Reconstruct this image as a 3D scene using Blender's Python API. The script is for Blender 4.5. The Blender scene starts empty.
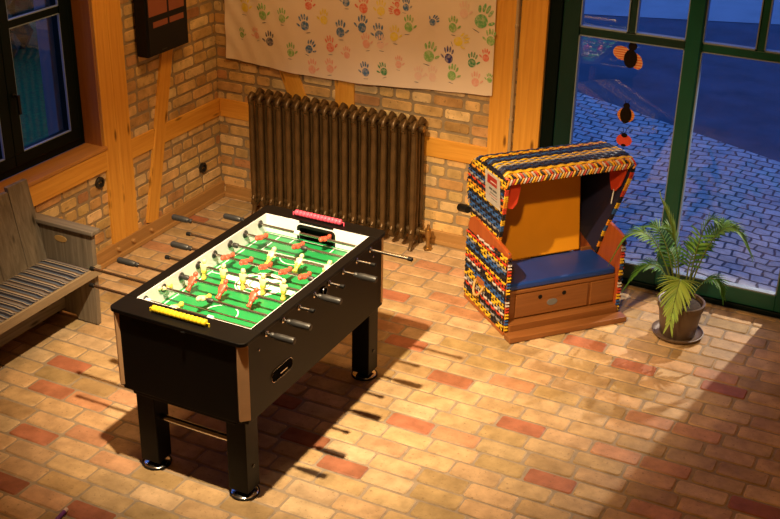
import bpy, math, random
from mathutils import Vector, Matrix
R_ = random.Random(7)
scene = bpy.context.scene
COL = scene.collection
PI = math.pi
WORLD_LOC = {}

# ------------------------------------------------------------------ helpers
class MB:
    def __init__(s):
        s.v = []; s.f = []; s.m = []; s.c = []
    def add(s, vs, fs, mat=0, col=(1, 1, 1)):
        o = len(s.v)
        s.v += [tuple(v) for v in vs]
        for f in fs:
            s.f.append([i + o for i in f]); s.m.append(mat); s.c.append(col)
    def box(s, x0, x1, y0, y1, z0, z1, mat=0, col=(1, 1, 1)):
        vs = [(x, y, z) for z in (z0, z1) for y in (y0, y1) for x in (x0, x1)]
        s.add(vs, [(0, 2, 3, 1), (4, 5, 7, 6), (0, 1, 5, 4), (2, 6, 7, 3), (0, 4, 6, 2), (1, 3, 7, 5)], mat, col)
    def obox(s, c, ax, ay, az, mat=0, col=(1, 1, 1)):
        c, ax, ay, az = Vector(c), Vector(ax), Vector(ay), Vector(az)
        vs = [c + ax * i + ay * j + az * k for k in (-1, 1) for j in (-1, 1) for i in (-1, 1)]
        s.add(vs, [(0, 2, 3, 1), (4, 5, 7, 6), (0, 1, 5, 4), (2, 6, 7, 3), (0, 4, 6, 2), (1, 3, 7, 5)], mat, col)
    def tube(s, pts, rad, seg=10, mat=0, col=(1, 1, 1), caps=True, flat=1.0):
        pts = [Vector(p) for p in pts]
        if not hasattr(rad, '__len__'): rad = [rad] * len(pts)
        n = len(pts)
        t0 = (pts[1] - pts[0]).normalized()
        up = Vector((0, 0, 1)) if abs(t0.z) < .9 else Vector((0, 1, 0))
        a = t0.cross(up).normalized()
        vs = []
        for i, p in enumerate(pts):
            t = (pts[min(i + 1, n - 1)] - pts[max(i - 1, 0)]).normalized()
            a = (a - t * a.dot(t)).normalized(); b = t.cross(a)
            for k in range(seg):
                w = 2 * PI * k / seg
                vs.append(p + (a * math.cos(w) + b * math.sin(w) * flat) * rad[i])
        fs = []
        for i in range(n - 1):
            for k in range(seg):
                k2 = (k + 1) % seg
                fs.append((i * seg + k, i * seg + k2, (i + 1) * seg + k2, (i + 1) * seg + k))
        if caps:
            fs.append(tuple(range(seg))[::-1]); fs.append(tuple((n - 1) * seg + k for k in range(seg)))
        s.add(vs, fs, mat, col)
    def lathe(s, prof, o=(0, 0, 0), axis='z', seg=24, mat=0, col=(1, 1, 1)):
        o = Vector(o); vs = []
        for r, h in prof:
            for k in range(seg):
                w = 2 * PI * k / seg; a, b = r * math.cos(w), r * math.sin(w)
                vs.append(o + Vector({'z': (a, b, h), 'x': (h, a, b), 'y': (b, h, a)}[axis]))
        fs = []; n = len(prof)
        for i in range(n - 1):
            for k in range(seg):
                k2 = (k + 1) % seg
                fs.append((i * seg + k, i * seg + k2, (i + 1) * seg + k2, (i + 1) * seg + k))
        fs.append(tuple(range(seg))[::-1]); fs.append(tuple((n - 1) * seg + k for k in range(seg)))
        s.add(vs, fs, mat, col)
    def ball(s, c, r, sc=(1, 1, 1), mat=0, col=(1, 1, 1), seg=12, rings=8):
        c = Vector(c); prof = []
        vs = [c + Vector((0, 0, -r * sc[2]))]
        for i in range(1, rings):
            ph = -PI / 2 + PI * i / rings
            for k in range(seg):
                w = 2 * PI * k / seg
                vs.append(c + Vector((r * sc[0] * math.cos(ph) * math.cos(w), r * sc[1] * math.cos(ph) * math.sin(w), r * sc[2] * math.sin(ph))))
        vs.append(c + Vector((0, 0, r * sc[2])))
        fs = []
        for k in range(seg): fs.append((0, 1 + (k + 1) % seg, 1 + k))
        for i in range(rings - 2):
            for k in range(seg):
                k2 = (k + 1) % seg; a = 1 + i * seg
                fs.append((a + k, a + k2, a + seg + k2, a + seg + k))
        a = 1 + (rings - 2) * seg; top = len(vs) - 1
        for k in range(seg): fs.append((a + k, a + (k + 1) % seg, top))
        s.add(vs, fs, mat, col)
    def prism(s, poly, fn, w0, w1, mat=0, col=(1, 1, 1)):
        """poly: list of (p,q); fn(p,q,w)->xyz; extruded from w0 to w1"""
        n = len(poly)
        vs = [fn(p, q, w0) for p, q in poly] + [fn(p, q, w1) for p, q in poly]
        fs = [tuple(range(n))[::-1], tuple(range(n, 2 * n))]
        for i in range(n):
            j = (i + 1) % n; fs.append((i, j, n + j, n + i))
        s.add(vs, fs, mat, col)
    def build(s, name, mats, parent=None, smooth=None, bevel=0, seg=2, local=False, sub=0, solid=0, fixn=True):
        if not isinstance(mats, (list, tuple)): mats = [mats]
        off = Vector((0, 0, 0))
        if parent is not None and not local: off = WORLD_LOC.get(parent.name, Vector((0, 0, 0)))
        me = bpy.data.meshes.new(name)
        me.from_pydata([tuple(Vector(v) - off) for v in s.v], [], s.f)
        for m in mats: me.materials.append(m)
        me.polygons.foreach_set('material_index', s.m)
        if any(c != (1, 1, 1) for c in s.c):
            ca = me.color_attributes.new('Col', 'FLOAT_COLOR', 'CORNER')
            li = 0; flat = []
            for p, c in zip(me.polygons, s.c): flat += list(c[:3]) + [1.0] if False else (list(c[:3]) + [1.0]) * p.loop_total
            ca.data.foreach_set('color', flat)
        me.update()
        if fixn:
            import bmesh
            bm = bmesh.new(); bm.from_mesh(me); bmesh.ops.recalc_face_normals(bm, faces=bm.faces); bm.to_mesh(me); bm.free()
        if smooth is not None:
            me.shade_smooth(); me.set_sharp_from_angle(angle=math.radians(smooth))
        o = bpy.data.objects.new(name, me); COL.objects.link(o)
        if parent is not None:
            o.parent = parent
            if not local: WORLD_LOC[o.name] = off.copy()
        if solid:
            md = o.modifiers.new('Solid', 'SOLIDIFY'); md.thickness = solid
        if bevel:
            md = o.modifiers.new('Bevel', 'BEVEL'); md.width = bevel; md.segments = seg; md.limit_method = 'ANGLE'; md.angle_limit = math.radians(40)
            md.harden_normals = False
        if sub:
            md = o.modifiers.new('Sub', 'SUBSURF'); md.levels = sub; md.render_levels = sub
        return o

def tag(o, label, cat, group=None):
    o['label'] = label; o['category'] = cat
    if group: o['group'] = group
    return o
def thing(name, label, cat, loc=(0, 0, 0), rotz=0, group=None):
    o = bpy.data.objects.new(name, None); COL.objects.link(o)
    o.location = loc; o.rotation_euler = (0, 0, rotz); o.empty_display_size = .1
    WORLD_LOC[o.name] = Vector(loc)
    return tag(o, label, cat, group)
def struct(o):
    o['kind'] = 'structure'; return o
def lerp(a, b, t): return a + (b - a) * t

# ------------------------------------------------------------------ materials
def new_mat(name):
    m = bpy.data.materials.new(name); m.use_nodes = True
    nt = m.node_tree; b = nt.nodes['Principled BSDF']
    return m, nt, b
def link(nt, a, b): nt.links.new(a, b)
def node(nt, t, **k):
    n = nt.nodes.new(t)
    for a, v in k.items():
        if a in ('operation', 'blend_type', 'data_type', 'feature', 'distance', 'interpolation', 'attribute_name', 'noise_dimensions', 'voronoi_dimensions', 'wave_type', 'bands_direction'):
            setattr(n, a, v)
        else: n.inputs[a].default_value = v
    return n
def ramp(nt, fac, stops, interp='LINEAR'):
    r = nt.nodes.new('ShaderNodeValToRGB'); r.color_ramp.interpolation = interp
    e = r.color_ramp.elements
    while len(e) < len(stops): e.new(.5)
    for i, (p, c) in enumerate(stops):
        e[i].position = p; e[i].color = (c[0], c[1], c[2], 1)
    link(nt, fac, r.inputs[0]); return r.outputs[0]
def mix(nt, fac, a, b, mode='MIX'):
    n = nt.nodes.new('ShaderNodeMix'); n.data_type = 'RGBA'; n.blend_type = mode
    for sock, v in ((0, fac), (6, a), (7, b)):
        if hasattr(v, 'is_linked') or hasattr(v, 'links'): link(nt, v, n.inputs[sock])
        elif sock == 0: n.inputs[0].default_value = v
        else: n.inputs[sock].default_value = (v[0], v[1], v[2], 1)
    return n.outputs[2]
def bump(nt, b, h, strength=.3, dist=.005):
    n = nt.nodes.new('ShaderNodeBump'); n.inputs['Strength'].default_value = strength; n.inputs['Distance'].default_value = dist
    link(nt, h, n.inputs['Height']); link(nt, n.outputs[0], b.inputs['Normal'])
def ocoord(nt, scale=(1, 1, 1)):
    t = nt.nodes.new('ShaderNodeTexCoord'); mp = nt.nodes.new('ShaderNodeMapping')
    mp.inputs['Scale'].default_value = scale
    link(nt, t.outputs['Object'], mp.inputs[0]); return mp.outputs[0]

def plain(name, col, rough=.5, metal=0, var=.08, vscale=8, spec=.5, bmp=0, bscale=60):
    m, nt, b = new_mat(name)
    b.inputs['Roughness'].default_value = rough; b.inputs['Metallic'].default_value = metal
    b.inputs['Specular IOR Level'].default_value = spec
    co = ocoord(nt); n = node(nt, 'ShaderNodeTexNoise', Scale=vscale, Detail=4)
    link(nt, co, n.inputs['Vector'])
    c = ramp(nt, n.outputs[0], [(.25, [x * (1 - var) for x in col]), (.75, [min(1, x * (1 + var)) for x in col])])
    link(nt, c, b.inputs['Base Color'])
    if bmp:
        n2 = node(nt, 'ShaderNodeTexNoise', Scale=bscale, Detail=3); link(nt, co, n2.inputs['Vector']); bump(nt, b, n2.outputs[0], bmp, .002)
    return m
def wood(name, c1, c2, axis='z', rough=.5, scale=1, knots=True, spec=.4):
    m, nt, b = new_mat(name)
    b.inputs['Roughness'].default_value = rough; b.inputs['Specular IOR Level'].default_value = spec
    sc = {'x': (1.2, 26, 26), 'y': (26, 1.2, 26), 'z': (26, 26, 1.2)}[axis]
    co = ocoord(nt, [q * scale for q in sc])
    n = node(nt, 'ShaderNodeTexNoise', Scale=1.3, Detail=6, Roughness=.65, Distortion=.6); link(nt, co, n.inputs['Vector'])
    c = ramp(nt, n.outputs[0], [(.28, c1), (.7, c2)])
    if knots:
        ks = {'x': (3, 11, 11), 'y': (11, 3, 11), 'z': (11, 11, 3)}[axis]
        co2 = ocoord(nt, ks); v = node(nt, 'ShaderNodeTexVoronoi', Scale=1); link(nt, co2, v.inputs['Vector'])
        k = ramp(nt, v.outputs['Distance'], [(.06, (1, 1, 1)), (.16, (0, 0, 0))])
        c = mix(nt, k, c, [x * .35 for x in c1])
    link(nt, c, b.inputs['Base Color']); bump(nt, b, n.outputs[0], .15, .002)
    return m
def brickmat(name, rough=.6, spec=.4, nscale=40):
    m, nt, b = new_mat(name)
    b.inputs['Roughness'].default_value = rough; b.inputs['Specular IOR Level'].default_value = spec
    a = nt.nodes.new('ShaderNodeVertexColor'); a.layer_name = 'Col'
    co = ocoord(nt)
    n = node(nt, 'ShaderNodeTexNoise', Scale=9, Detail=5, Roughness=.6); link(nt, co, n.inputs['Vector'])
    c = mix(nt, 1.0, a.outputs[0], ramp(nt, n.outputs[0], [(.28, (.62, .59, .54)), (.72, (1.14, 1.1, 1.04))]), 'MULTIPLY')
    n2 = node(nt, 'ShaderNodeTexNoise', Scale=nscale, Detail=3); link(nt, co, n2.inputs['Vector'])
    c = mix(nt, ramp(nt, n2.outputs[0], [(.62, (0, 0, 0)), (.72, (.55, .55, .55))]), c, (.16, .10, .05))
    link(nt, c, b.inputs['Base Color'])
    n3 = node(nt, 'ShaderNodeTexNoise', Scale=90, Detail=4); link(nt, co, n3.inputs['Vector'])
    bump(nt, b, n3.outputs[0], .25, .003)
    return m
def colmat(name, rough=.5, spec=.4):
    m, nt, b = new_mat(name)
    b.inputs['Roughness'].default_value = rough; b.inputs['Specular IOR Level'].default_value = spec
    a = nt.nodes.new('ShaderNodeVertexColor'); a.layer_name = 'Col'
    co = ocoord(nt); n = node(nt, 'ShaderNodeTexNoise', Scale=40, Detail=2); link(nt, co, n.inputs['Vector'])
    c = mix(nt, 1.0, a.outputs[0], ramp(nt, n.outputs[0], [(.3, (.8, .8, .8)), (.7, (1, 1, 1))]), 'MULTIPLY')
    link(nt, c, b.inputs['Base Color'])
    return m
def glassmat(name):
    m = bpy.data.materials.new(name); m.use_nodes = True; nt = m.node_tree; nt.nodes.clear()
    out = nt.nodes.new('ShaderNodeOutputMaterial'); mx = nt.nodes.new('ShaderNodeMixShader')
    tr = nt.nodes.new('ShaderNodeBsdfTransparent'); gl = nt.nodes.new('ShaderNodeBsdfGlossy'); gl.inputs['Roughness'].default_value = .0
    tr.inputs[0].default_value = (.95, .97, 1, 1)
    fr = nt.nodes.new('ShaderNodeFresnel'); fr.inputs[0].default_value = 1.5
    gm = nt.nodes.new('ShaderNodeNewGeometry'); mr = nt.nodes.new('ShaderNodeMapRange')   # keep the same reflectance on the exit face
    mr.inputs['To Min'].default_value = 1.5; mr.inputs['To Max'].default_value = 1 / 1.5
    link(nt, gm.outputs['Backfacing'], mr.inputs['Value']); link(nt, mr.outputs[0], fr.inputs[0])
    link(nt, fr.outputs[0], mx.inputs[0]); link(nt, tr.outputs[0], mx.inputs[1]); link(nt, gl.outputs[0], mx.inputs[2]); link(nt, mx.outputs[0], out.inputs[0])
    return m

M = {}
M['pine'] = wood('pine_timber', (.60, .25, .026), (.80, .41, .065), 'z', .5)
M['pine_dark'] = wood('reveal_timber', (.36, .13, .03), (.46, .18, .045), 'z', .5, knots=False)
M['sole'] = wood('sole_plate', (.36, .19, .06), (.50, .28, .10), 'z', .55, knots=False)
M['wallbrick'] = brickmat('wall_brick', .8, .25, 45)
M['floorbrick'] = brickmat('floor_brick', .52, .22, 60)
M['mortar'] = plain('lime_mortar', (.30, .22, .125), .9, var=.2, vscale=25, bmp=.3)
M['grout'] = plain('floor_grout', (.30, .225, .15), .85, var=.2, vscale=25, bmp=.3)
M['plaster'] = plain('room_plaster', (.55, .42, .28), .9, var=.05)
M['ceil'] = plain('ceiling_boards', (.45, .28, .13), .8, var=.1)
M['green'] = plain('green_paint', (.0015, .075, .050), .35, var=.1)
M['midgreen'] = plain('mid_green_paint', (.001, .024, .019), .4, var=.1)
M['darkgreen'] = plain('dark_green_paint', (.0004, .005, .004), .5, var=.1, spec=.15)
M['glass'] = glassmat('window_glass')
M['bead'] = plain('glazing_seal', (.22, .28, .34), .4)
M['black'] = plain('black_laminate', (.0035, .003, .0026), .45, var=.15, spec=.16)
M['blackmatte'] = plain('black_plastic', (.005, .005, .005), .5, var=.1, spec=.25)
M['void'] = plain('black_recess', (.002, .002, .002), .9, spec=.05)
M['blackgloss'] = plain('black_gloss', (.01, .01, .01), .2, var=.1)
M['grip'] = plain('rubber_grip', (.022, .022, .022), .42, var=.1)
M['chrome'] = plain('chrome', (.72, .70, .67), .16, 1.0, var=.02)
M['steel'] = plain('steel_rod', (.50, .46, .42), .25, 1.0, var=.04)
M['copper'] = plain('corner_trim_wood', (.62, .38, .20), .4, .25, var=.08)
M['white'] = plain('white_laminate', (.84, .86, .90), .4, var=.02)
M['turf'] = plain('green_playfield', (.012, .25, .068), .35, var=.06)
M['turfdark'] = plain('dark_green_playfield', (.008, .16, .045), .4, var=.06)
M['lines'] = plain('white_line', (.85, .89, .92), .4, var=.02)
M['yellow_p'] = plain('yellow_plastic', (.86, .62, .10), .35, var=.03)
M['cream_p'] = plain('cream_plastic', (.85, .74, .42), .35, var=.03)
M['red_p'] = plain('red_plastic', (.72, .10, .055), .35, var=.03)
M['pink_p'] = plain('pink_plastic', (.75, .09, .16), .35, var=.03)
M['yellowbead'] = plain('yellow_bead', (.80, .60, .03), .3, var=.03)
M['iron'] = plain('bronze_radiator_paint', (.115, .066, .024), .40, .45, var=.35, vscale=14)
M['brass'] = plain('brass', (.45, .28, .10), .35, .9, var=.1)
M['weath_y'] = wood('weathered_wood_y', (.12, .095, .065), (.27, .22, .16), 'y', .75, 1, True, .2)
M['weath_z'] = wood('weathered_wood_z', (.12, .095, .065), (.27, .22, .16), 'z', .75, 1, True, .2)
M['weath_x'] = wood('weathered_wood_x', (.13, .11, .085), (.27, .23, .18), 'x', .75, 1, False, .2)
M['weath_light'] = wood('light_weathered_board', (.26, .19, .11), (.38, .29, .18), 'y', .7, 1, False, .2)
M['mahog_x'] = wood('mahogany_x', (.18, .062, .014), (.28, .105, .028), 'x', .4, 1, False)
M['mahog_y'] = wood('mahogany_y', (.30, .08, .018), (.42, .13, .03), 'y', .4, 1, False)
M['mahog_z'] = wood('mahogany_z', (.30, .058, .012), (.43, .10, .02), 'z', .4, 1, False)
M['orangepad'] = plain('orange_upholstery', (.86, .345, .005), .6, var=.04)
M['navy'] = plain('navy_lining', (.012, .013, .045), .6, var=.1)
M['bluepad'] = plain('blue_upholstery', (.010, .042, .23), .38, var=.1)
M['redcloth'] = plain('red_awning', (.62, .05, .012), .7, var=.08)
M['wicker'] = colmat('painted_wicker', .45)
M['paper'] = plain('white_paper', (.78, .74, .68), .6, var=.02)
M['redprint'] = plain('red_print', (.58, .05, .03), .6)
M['greyprint'] = plain('grey_print', (.16, .16, .16), .6)
M['leaf'] = None
M['terracotta'] = plain('taupe_pot', (.16, .105, .07), .5, var=.1)
M['soil'] = plain('potting_soil', (.05, .03, .018), .95, var=.4, vscale=60, bmp=.8)
M['cloth'] = plain('banner_cloth', (.80, .66, .52), .85, var=.03, vscale=3)
M['socket'] = plain('black_bakelite', (.012, .011, .010), .3)
M['conduit'] = plain('beige_conduit', (.42, .30, .17), .5)
M['copperbar'] = plain('red_brown_vent', (.25, .07, .03), .5)
M['lawn'] = plain('lawn_grass', (.012, .13, .022), .9, var=.5, vscale=30, bmp=.8)
M['bugblack'] = plain('black_card', (.010, .006, .004), .8, spec=.1)
M['purple'] = plain('purple_barrel', (.17, .04, .25), .35)
M['pale'] = plain('pale_cap', (.75, .55, .50), .4)

def leafmat():
    m, nt, b = new_mat('palm_leaf')
    b.inputs['Roughness'].default_value = .55; b.inputs['Specular IOR Level'].default_value = .3
    a = nt.nodes.new('ShaderNodeVertexColor'); a.layer_name = 'Col'
    link(nt, a.outputs[0], b.inputs['Base Color'])
    tl = nt.nodes.new('ShaderNodeBsdfTranslucent'); link(nt, a.outputs[0], tl.inputs[0])
    mx = nt.nodes.new('ShaderNodeMixShader'); mx.inputs[0].default_value = .25
    out = nt.nodes['Material Output']
    link(nt, b.outputs[0], mx.inputs[1]); link(nt, tl.outputs[0], mx.inputs[2]); link(nt, mx.outputs[0], out.inputs[0])
    return m
M['leaf'] = leafmat()

def stripemat():
    m, nt, b = new_mat('striped_cloth'); b.inputs['Roughness'].default_value = .85
    t = nt.nodes.new('ShaderNodeTexCoord'); sp = nt.nodes.new('ShaderNodeSeparateXYZ'); link(nt, t.outputs['Object'], sp.inputs[0])
    mul = node(nt, 'ShaderNodeMath', operation='MULTIPLY'); link(nt, sp.outputs[1], mul.inputs[0]); mul.inputs[1].default_value = 1 / .175
    fr = node(nt, 'ShaderNodeMath', operation='FRACT'); link(nt, mul.outputs[0], fr.inputs[0])
    nv, gr, cr, br, bl = (.012, .014, .028), (.22, .20, .19), (.40, .33, .25), (.11, .075, .05), (.10, .13, .19)
    c = ramp(nt, fr.outputs[0], [(0, nv), (.13, gr), (.19, nv), (.25, cr), (.31, br), (.38, bl), (.45, nv), (.55, cr), (.59, nv), (.64, gr), (.74, br), (.80, nv), (.87, cr), (.91, bl)], 'CONSTANT')
    link(nt, c, b.inputs['Base Color']); return m
M['stripe'] = stripemat()

def cobblemat():
    m, nt, b = new_mat('granite_setts'); b.inputs['Roughness'].default_value = .6
    t = nt.nodes.new('ShaderNodeTexCoord'); sp = nt.nodes.new('ShaderNodeSeparateXYZ'); link(nt, t.outputs['Object'], sp.inputs[0])
    # gentle arcs: shift rows by a wave across x
    w1 = node(nt, 'ShaderNodeMath', operation='MULTIPLY'); link(nt, sp.outputs[0], w1.inputs[0]); w1.inputs[1].default_value = 1.9
    sn = node(nt, 'ShaderNodeMath', operation='SINE'); link(nt, w1.outputs[0], sn.inputs[0])
    ab = node(nt, 'ShaderNodeMath', operation='ABSOLUTE'); link(nt, sn.outputs[0], ab.inputs[0])
    m2 = node(nt, 'ShaderNodeMath', operation='MULTIPLY'); link(nt, ab.outputs[0], m2.inputs[0]); m2.inputs[1].default_value = .10
    ad = node(nt, 'ShaderNodeMath', operation='ADD'); link(nt, sp.outputs[1], ad.inputs[0]); link(nt, m2.outputs[0], ad.inputs[1])
    cb = nt.nodes.new('ShaderNodeCombineXYZ'); link(nt, sp.outputs[0], cb.inputs[0]); link(nt, ad.outputs[0], cb.inputs[1])
    nz = node(nt, 'ShaderNodeTexNoise', Scale=5, Detail=2); link(nt, cb.outputs[0], nz.inputs['Vector'])
    va = nt.nodes.new('ShaderNodeVectorMath'); va.operation = 'SCALE'; link(nt, nz.outputs['Color'], va.inputs[0]); va.inputs['Scale'].default_value = .09
    vb = nt.nodes.new('ShaderNodeVectorMath'); vb.operation = 'ADD'; link(nt, cb.outputs[0], vb.inputs[0]); link(nt, va.outputs[0], vb.inputs[1])
    br = nt.nodes.new('ShaderNodeTexBrick'); link(nt, vb.outputs[0], br.inputs['Vector'])
    br.inputs['Scale'].default_value = 1; br.inputs['Brick Width'].default_value = .135; br.inputs['Row Height'].default_value = .10
    br.inputs['Mortar Size'].default_value = .011; br.inputs['Mortar Smooth'].default_value = .6
    br.inputs['Color1'].default_value = (.42, .43, .44, 1); br.inputs['Color2'].default_value = (.64, .64, .64, 1); br.inputs['Mortar'].default_value = (.06, .06, .07, 1)
    n2 = node(nt, 'ShaderNodeTexNoise', Scale=30, Detail=4); link(nt, t.outputs['Object'], n2.inputs['Vector'])
    c = mix(nt, 1.0, br.outputs[0], ramp(nt, n2.outputs[0], [(.3, (.7, .7, .7)), (.7, (1.1, 1.1, 1.1))]), 'MULTIPLY')
    link(nt, c, b.inputs['Base Color'])
    inv = node(nt, 'ShaderNodeMath', operation='SUBTRACT'); inv.inputs[0].default_value = 1; link(nt, br.outputs['Fac'], inv.inputs[1])
    bump(nt, b, inv.outputs[0], .8, .02)
    return m
M['cobble'] = cobblemat()
M['asphalt'] = plain('dark_road', (.055, .075, .115), .8, var=.35, vscale=2.5, bmp=.3)
M['kerb'] = plain('far_pavement', (.40, .40, .42), .8, var=.15, vscale=2)

# ------------------------------------------------------------------ brick surfaces
def brick_tile(mb, fn, u0, u1, v0, v1, h, col, mat, ch=.008, bev=.005, sink=.004):
    """one brick: chamfered face standing h above the mortar, fn(u,v,h)->xyz"""
    c = min(ch, (u1 - u0) * .3, (v1 - v0) * .3)
    def ring(i, hh):
        a0, a1, b0, b1 = u0 + i, u1 - i, v0 + i, v1 - i
        return [fn(a0 + c, b0, hh), fn(a1 - c, b0, hh), fn(a1, b0 + c, hh), fn(a1, b1 - c, hh), fn(a1 - c, b1, hh), fn(a0 + c, b1, hh), fn(a0, b1 - c, hh), fn(a0, b0 + c, hh)]
    vs = ring(0, h - sink) + ring(bev, h)
    fs = [tuple(range(8, 16))]
    for i in range(8):
        j = (i + 1) % 8; fs.append((i, j, 8 + j, 8 + i))
    mb.add(vs, fs, mat, col)

def vary(c, a=.1, r=R_):
    k = 1 + r.uniform(-a, a)
    return tuple(max(0, min(1, x * k * (1 + r.uniform(-a * .3, a * .3)))) for x in c)

# floor ------------------------------------------------------------
PH = {0: .035, 1: .245, 2: .03, 3: .075, 4: .255, 5: .13, 6: .155, 7: .225, 8: .13, 10: .184, 11: .015, 12: .08, -3: .10, -4: .157, -5: .20, -6: .07, -7: .13, -9: .145, -11: .057, -12: .118, -13: .24}
RED = {}
def floor_bricks():
    mb = MB(); r = random.Random(11)
    mb.add([(-.3, -9.2, -.007), (8.3, -9.2, -.007), (8.3, .05, -.007), (-.3, .05, -.007)], [(0, 1, 2, 3)], 1)
    pitch, L, g = .127, .261, .0125
    fn = lambda u, v, h: (u, v, h)
    redset = []
    for x, y, kind in FLOOR_SPOTS:
        redset.append((x, y, kind))
    k = -15
    while True:
        vt = -1.828 - pitch * k; vb = vt - pitch + g
        if vt < -7: break
        vt2 = min(vt, -.002)
        ph = PH.get(k, r.uniform(0, .26))
        n0 = int((-.3 - 3) / L) - 1
        i = n0
        if vb < -.03:
            while 3.0 + ph + L * i < 7.2:
                u0 = 3.0 + ph + L * i + g / 2 + r.uniform(-.004, .004); u1 = u0 + L - g
                i += 1
                if u1 < .01: continue
                u0 = max(u0, .0)
                t = r.random()
                if t < .60: c = vary((.55, .375, .205), .11, r)
                elif t < .80: c = vary((.44, .30, .145), .12, r)
                elif t < .975: c = vary((.60, .43, .26), .08, r)
                elif t < 2: c = vary((.55, .33, .19), .1, r)
                else: c = vary((.46, .16, .075), .12, r)
                for x, y, kd in redset:
                    if u0 - .006 <= x <= u1 + .006 and vb - .01 <= y <= vt + .01:
                        c = vary({'r': (.43, .17, .095), 'o': (.53, .28, .155), 'd': (.36, .14, .075)}[kd], .08, r)
                cx, cy = (u0 + u1) / 2, (vb + vt2) / 2
                tx, ty = r.uniform(-.006, .006), r.uniform(-.01, .01)
                f2 = lambda u, v, h, cx=cx, cy=cy, tx=tx, ty=ty: (u, v, h + (u - cx) * tx + (v - cy) * ty - .0015)
                brick_tile(mb, f2, u0, u1, vb + r.uniform(-.0015, .0015), vt2 + r.uniform(-.0015, 0), 0, c, 0, .010, .006, .005)
        k += 1
    return mb
FLOOR_SPOTS = []
FLOOR_SPOTS = [(2.66, -1.59, 'r'), (3.00, -1.47, 'o'), (2.66, -2.11, 'r'), (2.90, -2.11, 'o'), (3.16, -1.87, 'r'), (3.68, -1.86, 'o'), (3.44, -2.25, 'r'), (3.76, -1.48, 'o'), (3.96, -2.25, 'o'), (4.34, -2.01, 'd'), (4.03, -1.49, 'o'), (3.88, -1.87, 'o'), (3.17, -0.82, 'r'), (3.59, -0.97, 'r'), (3.97, -0.85, 'o'), (4.09, -1.03, 'd'), (0.97, -3.14, 'r'), (1.21, -3.53, 'd'), (1.68, -3.51, 'd'), (1.24, -3.02, 'o'), (1.03, -2.78, 'r'), (1.09, -3.50, 'd'), (0.53, -2.48, 'r'), (0.74, -2.74, 'r'), (0.99, -2.74, 'o'), (1.84, -0.41, 'o'), (2.00, -0.40, 'o'), (1.91, -0.81, 'r'), (2.20, -0.69, 'o'), (2.40, -0.83, 'o'), (2.18, -1.07, 'o'), (2.04, -1.28, 'o'), (2.56, -2.64, 'r'), (2.22, -2.50, 'd'), (1.98, -2.24, 'r'), (2.15, -1.40, 'r'), (1.87, -1.23, 'o'), (0.18, -0.51, 'r'), (0.19, -1.04, 'o')]

o = struct(floor_bricks().build('floor', [M['floorbrick'], M['grout']], smooth=30, fixn=False))

def wall_bricks(fn, us, vs_, skip, seed, clip=None):
    mb = MB(); r = random.Random(seed)
    pitch, g = .0835, .014
    v = vs_[0]
    while v < vs_[1]:
        u = us[0] + r.uniform(-.12, 0)
        while u < us[1]:
            L = r.choice((.245, .24, .25, .23, .20, .125, .12, .16))
            a, b = max(us[0], u), min(us[1], u + L - g)
            if b - a > .03 and not skip(a, b, v, v + pitch):
                t = r.random()
                if t < .55: c = vary((.68, .45, .19), .15, r)
                elif t < .75: c = vary((.56, .34, .13), .16, r)
                elif t < .93: c = vary((.76, .56, .29), .1, r)
                else: c = vary((.48, .25, .11), .2, r)
                dv = r.uniform(-.002, .002)
                brick_tile(mb, fn, a, b, v + dv, v + pitch - g + dv, r.uniform(.006, .011), c, 0, .010, .005, .012)
            u += L
        v += pitch
    return mb

# left wall: inner face x = 0, window opening y -2.62..-1.315, z .80..2.15
WY0, WY1, WZ0, WZ1 = -2.62, -1.315, .80, 2.15
mb = wall_bricks(lambda u, v, h: (h - .004, u, v), (-4.6, 0.0), (.0, 2.6),
                 lambda a, b, c, d: (b > WY0 - .05 and a < WY1 + .05 and d > WZ0 - .06 and c < WZ1), 3)
def wallbox(mb, x0, x1, y0, y1, z0, z1): mb.box(x0, x1, y0, y1, z0, z1, 1)
wallbox(mb, -.3, -.001, -9.2, WY0, -.1, 5.0); wallbox(mb, -.3, -.001, WY1, .3, -.1, 5.0)
wallbox(mb, -.3, -.001, WY0, WY1, -.1, WZ0 - .03); wallbox(mb, -.3, -.001, WY0, WY1, WZ1, 5.0)
struct(mb.build('wall_left', [M['wallbrick'], M['mortar']], smooth=30))

# back wall: inner face y = 0, opening x 2.505..4.36, z 0..2.3
DX0, DX1, DZ1 = 2.505, 4.36, 2.35
mb = wall_bricks(lambda u, v, h: (u, .004 - h, v), (0.0, 2.5), (.0, 2.6), lambda a, b, c, d: False, 5)
mb2 = wall_bricks(lambda u, v, h: (u, .004 - h, v), (4.45, 6.4), (.0, 2.6), lambda a, b, c, d: False, 6)
mb.v, mb.f, mb.m, mb.c = mb.v + mb2.v, mb.f + [[i + len(mb.v) for i in f] for f in mb2.f], mb.m + mb2.m, mb.c + mb2.c
mb.box(0.0, DX0, .001, .3, -.1, 5.0, 1); mb.box(DX1, 8.3, .001, .3, -.1, 5.0, 1); mb.box(DX0, DX1, .001, .3, DZ1, 5.0, 1)
struct(mb.build('wall_back', [M['wallbrick'], M['mortar']], smooth=30))
mb = MB(); mb.box(8.0, 8.3, -9.2, .0, -.1, 5.0); struct(mb.build('wall_right', M['plaster']))
mb = MB(); mb.box(0.0, 8.0, -9.5, -9.2, -.1, 5.0); struct(mb.build('wall_front', M['plaster']))
mb = MB(); mb.box(-.3, 8.3, -9.5, .3, 5.0, 5.1); struct(mb.build('ceiling', M['ceil']))

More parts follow.
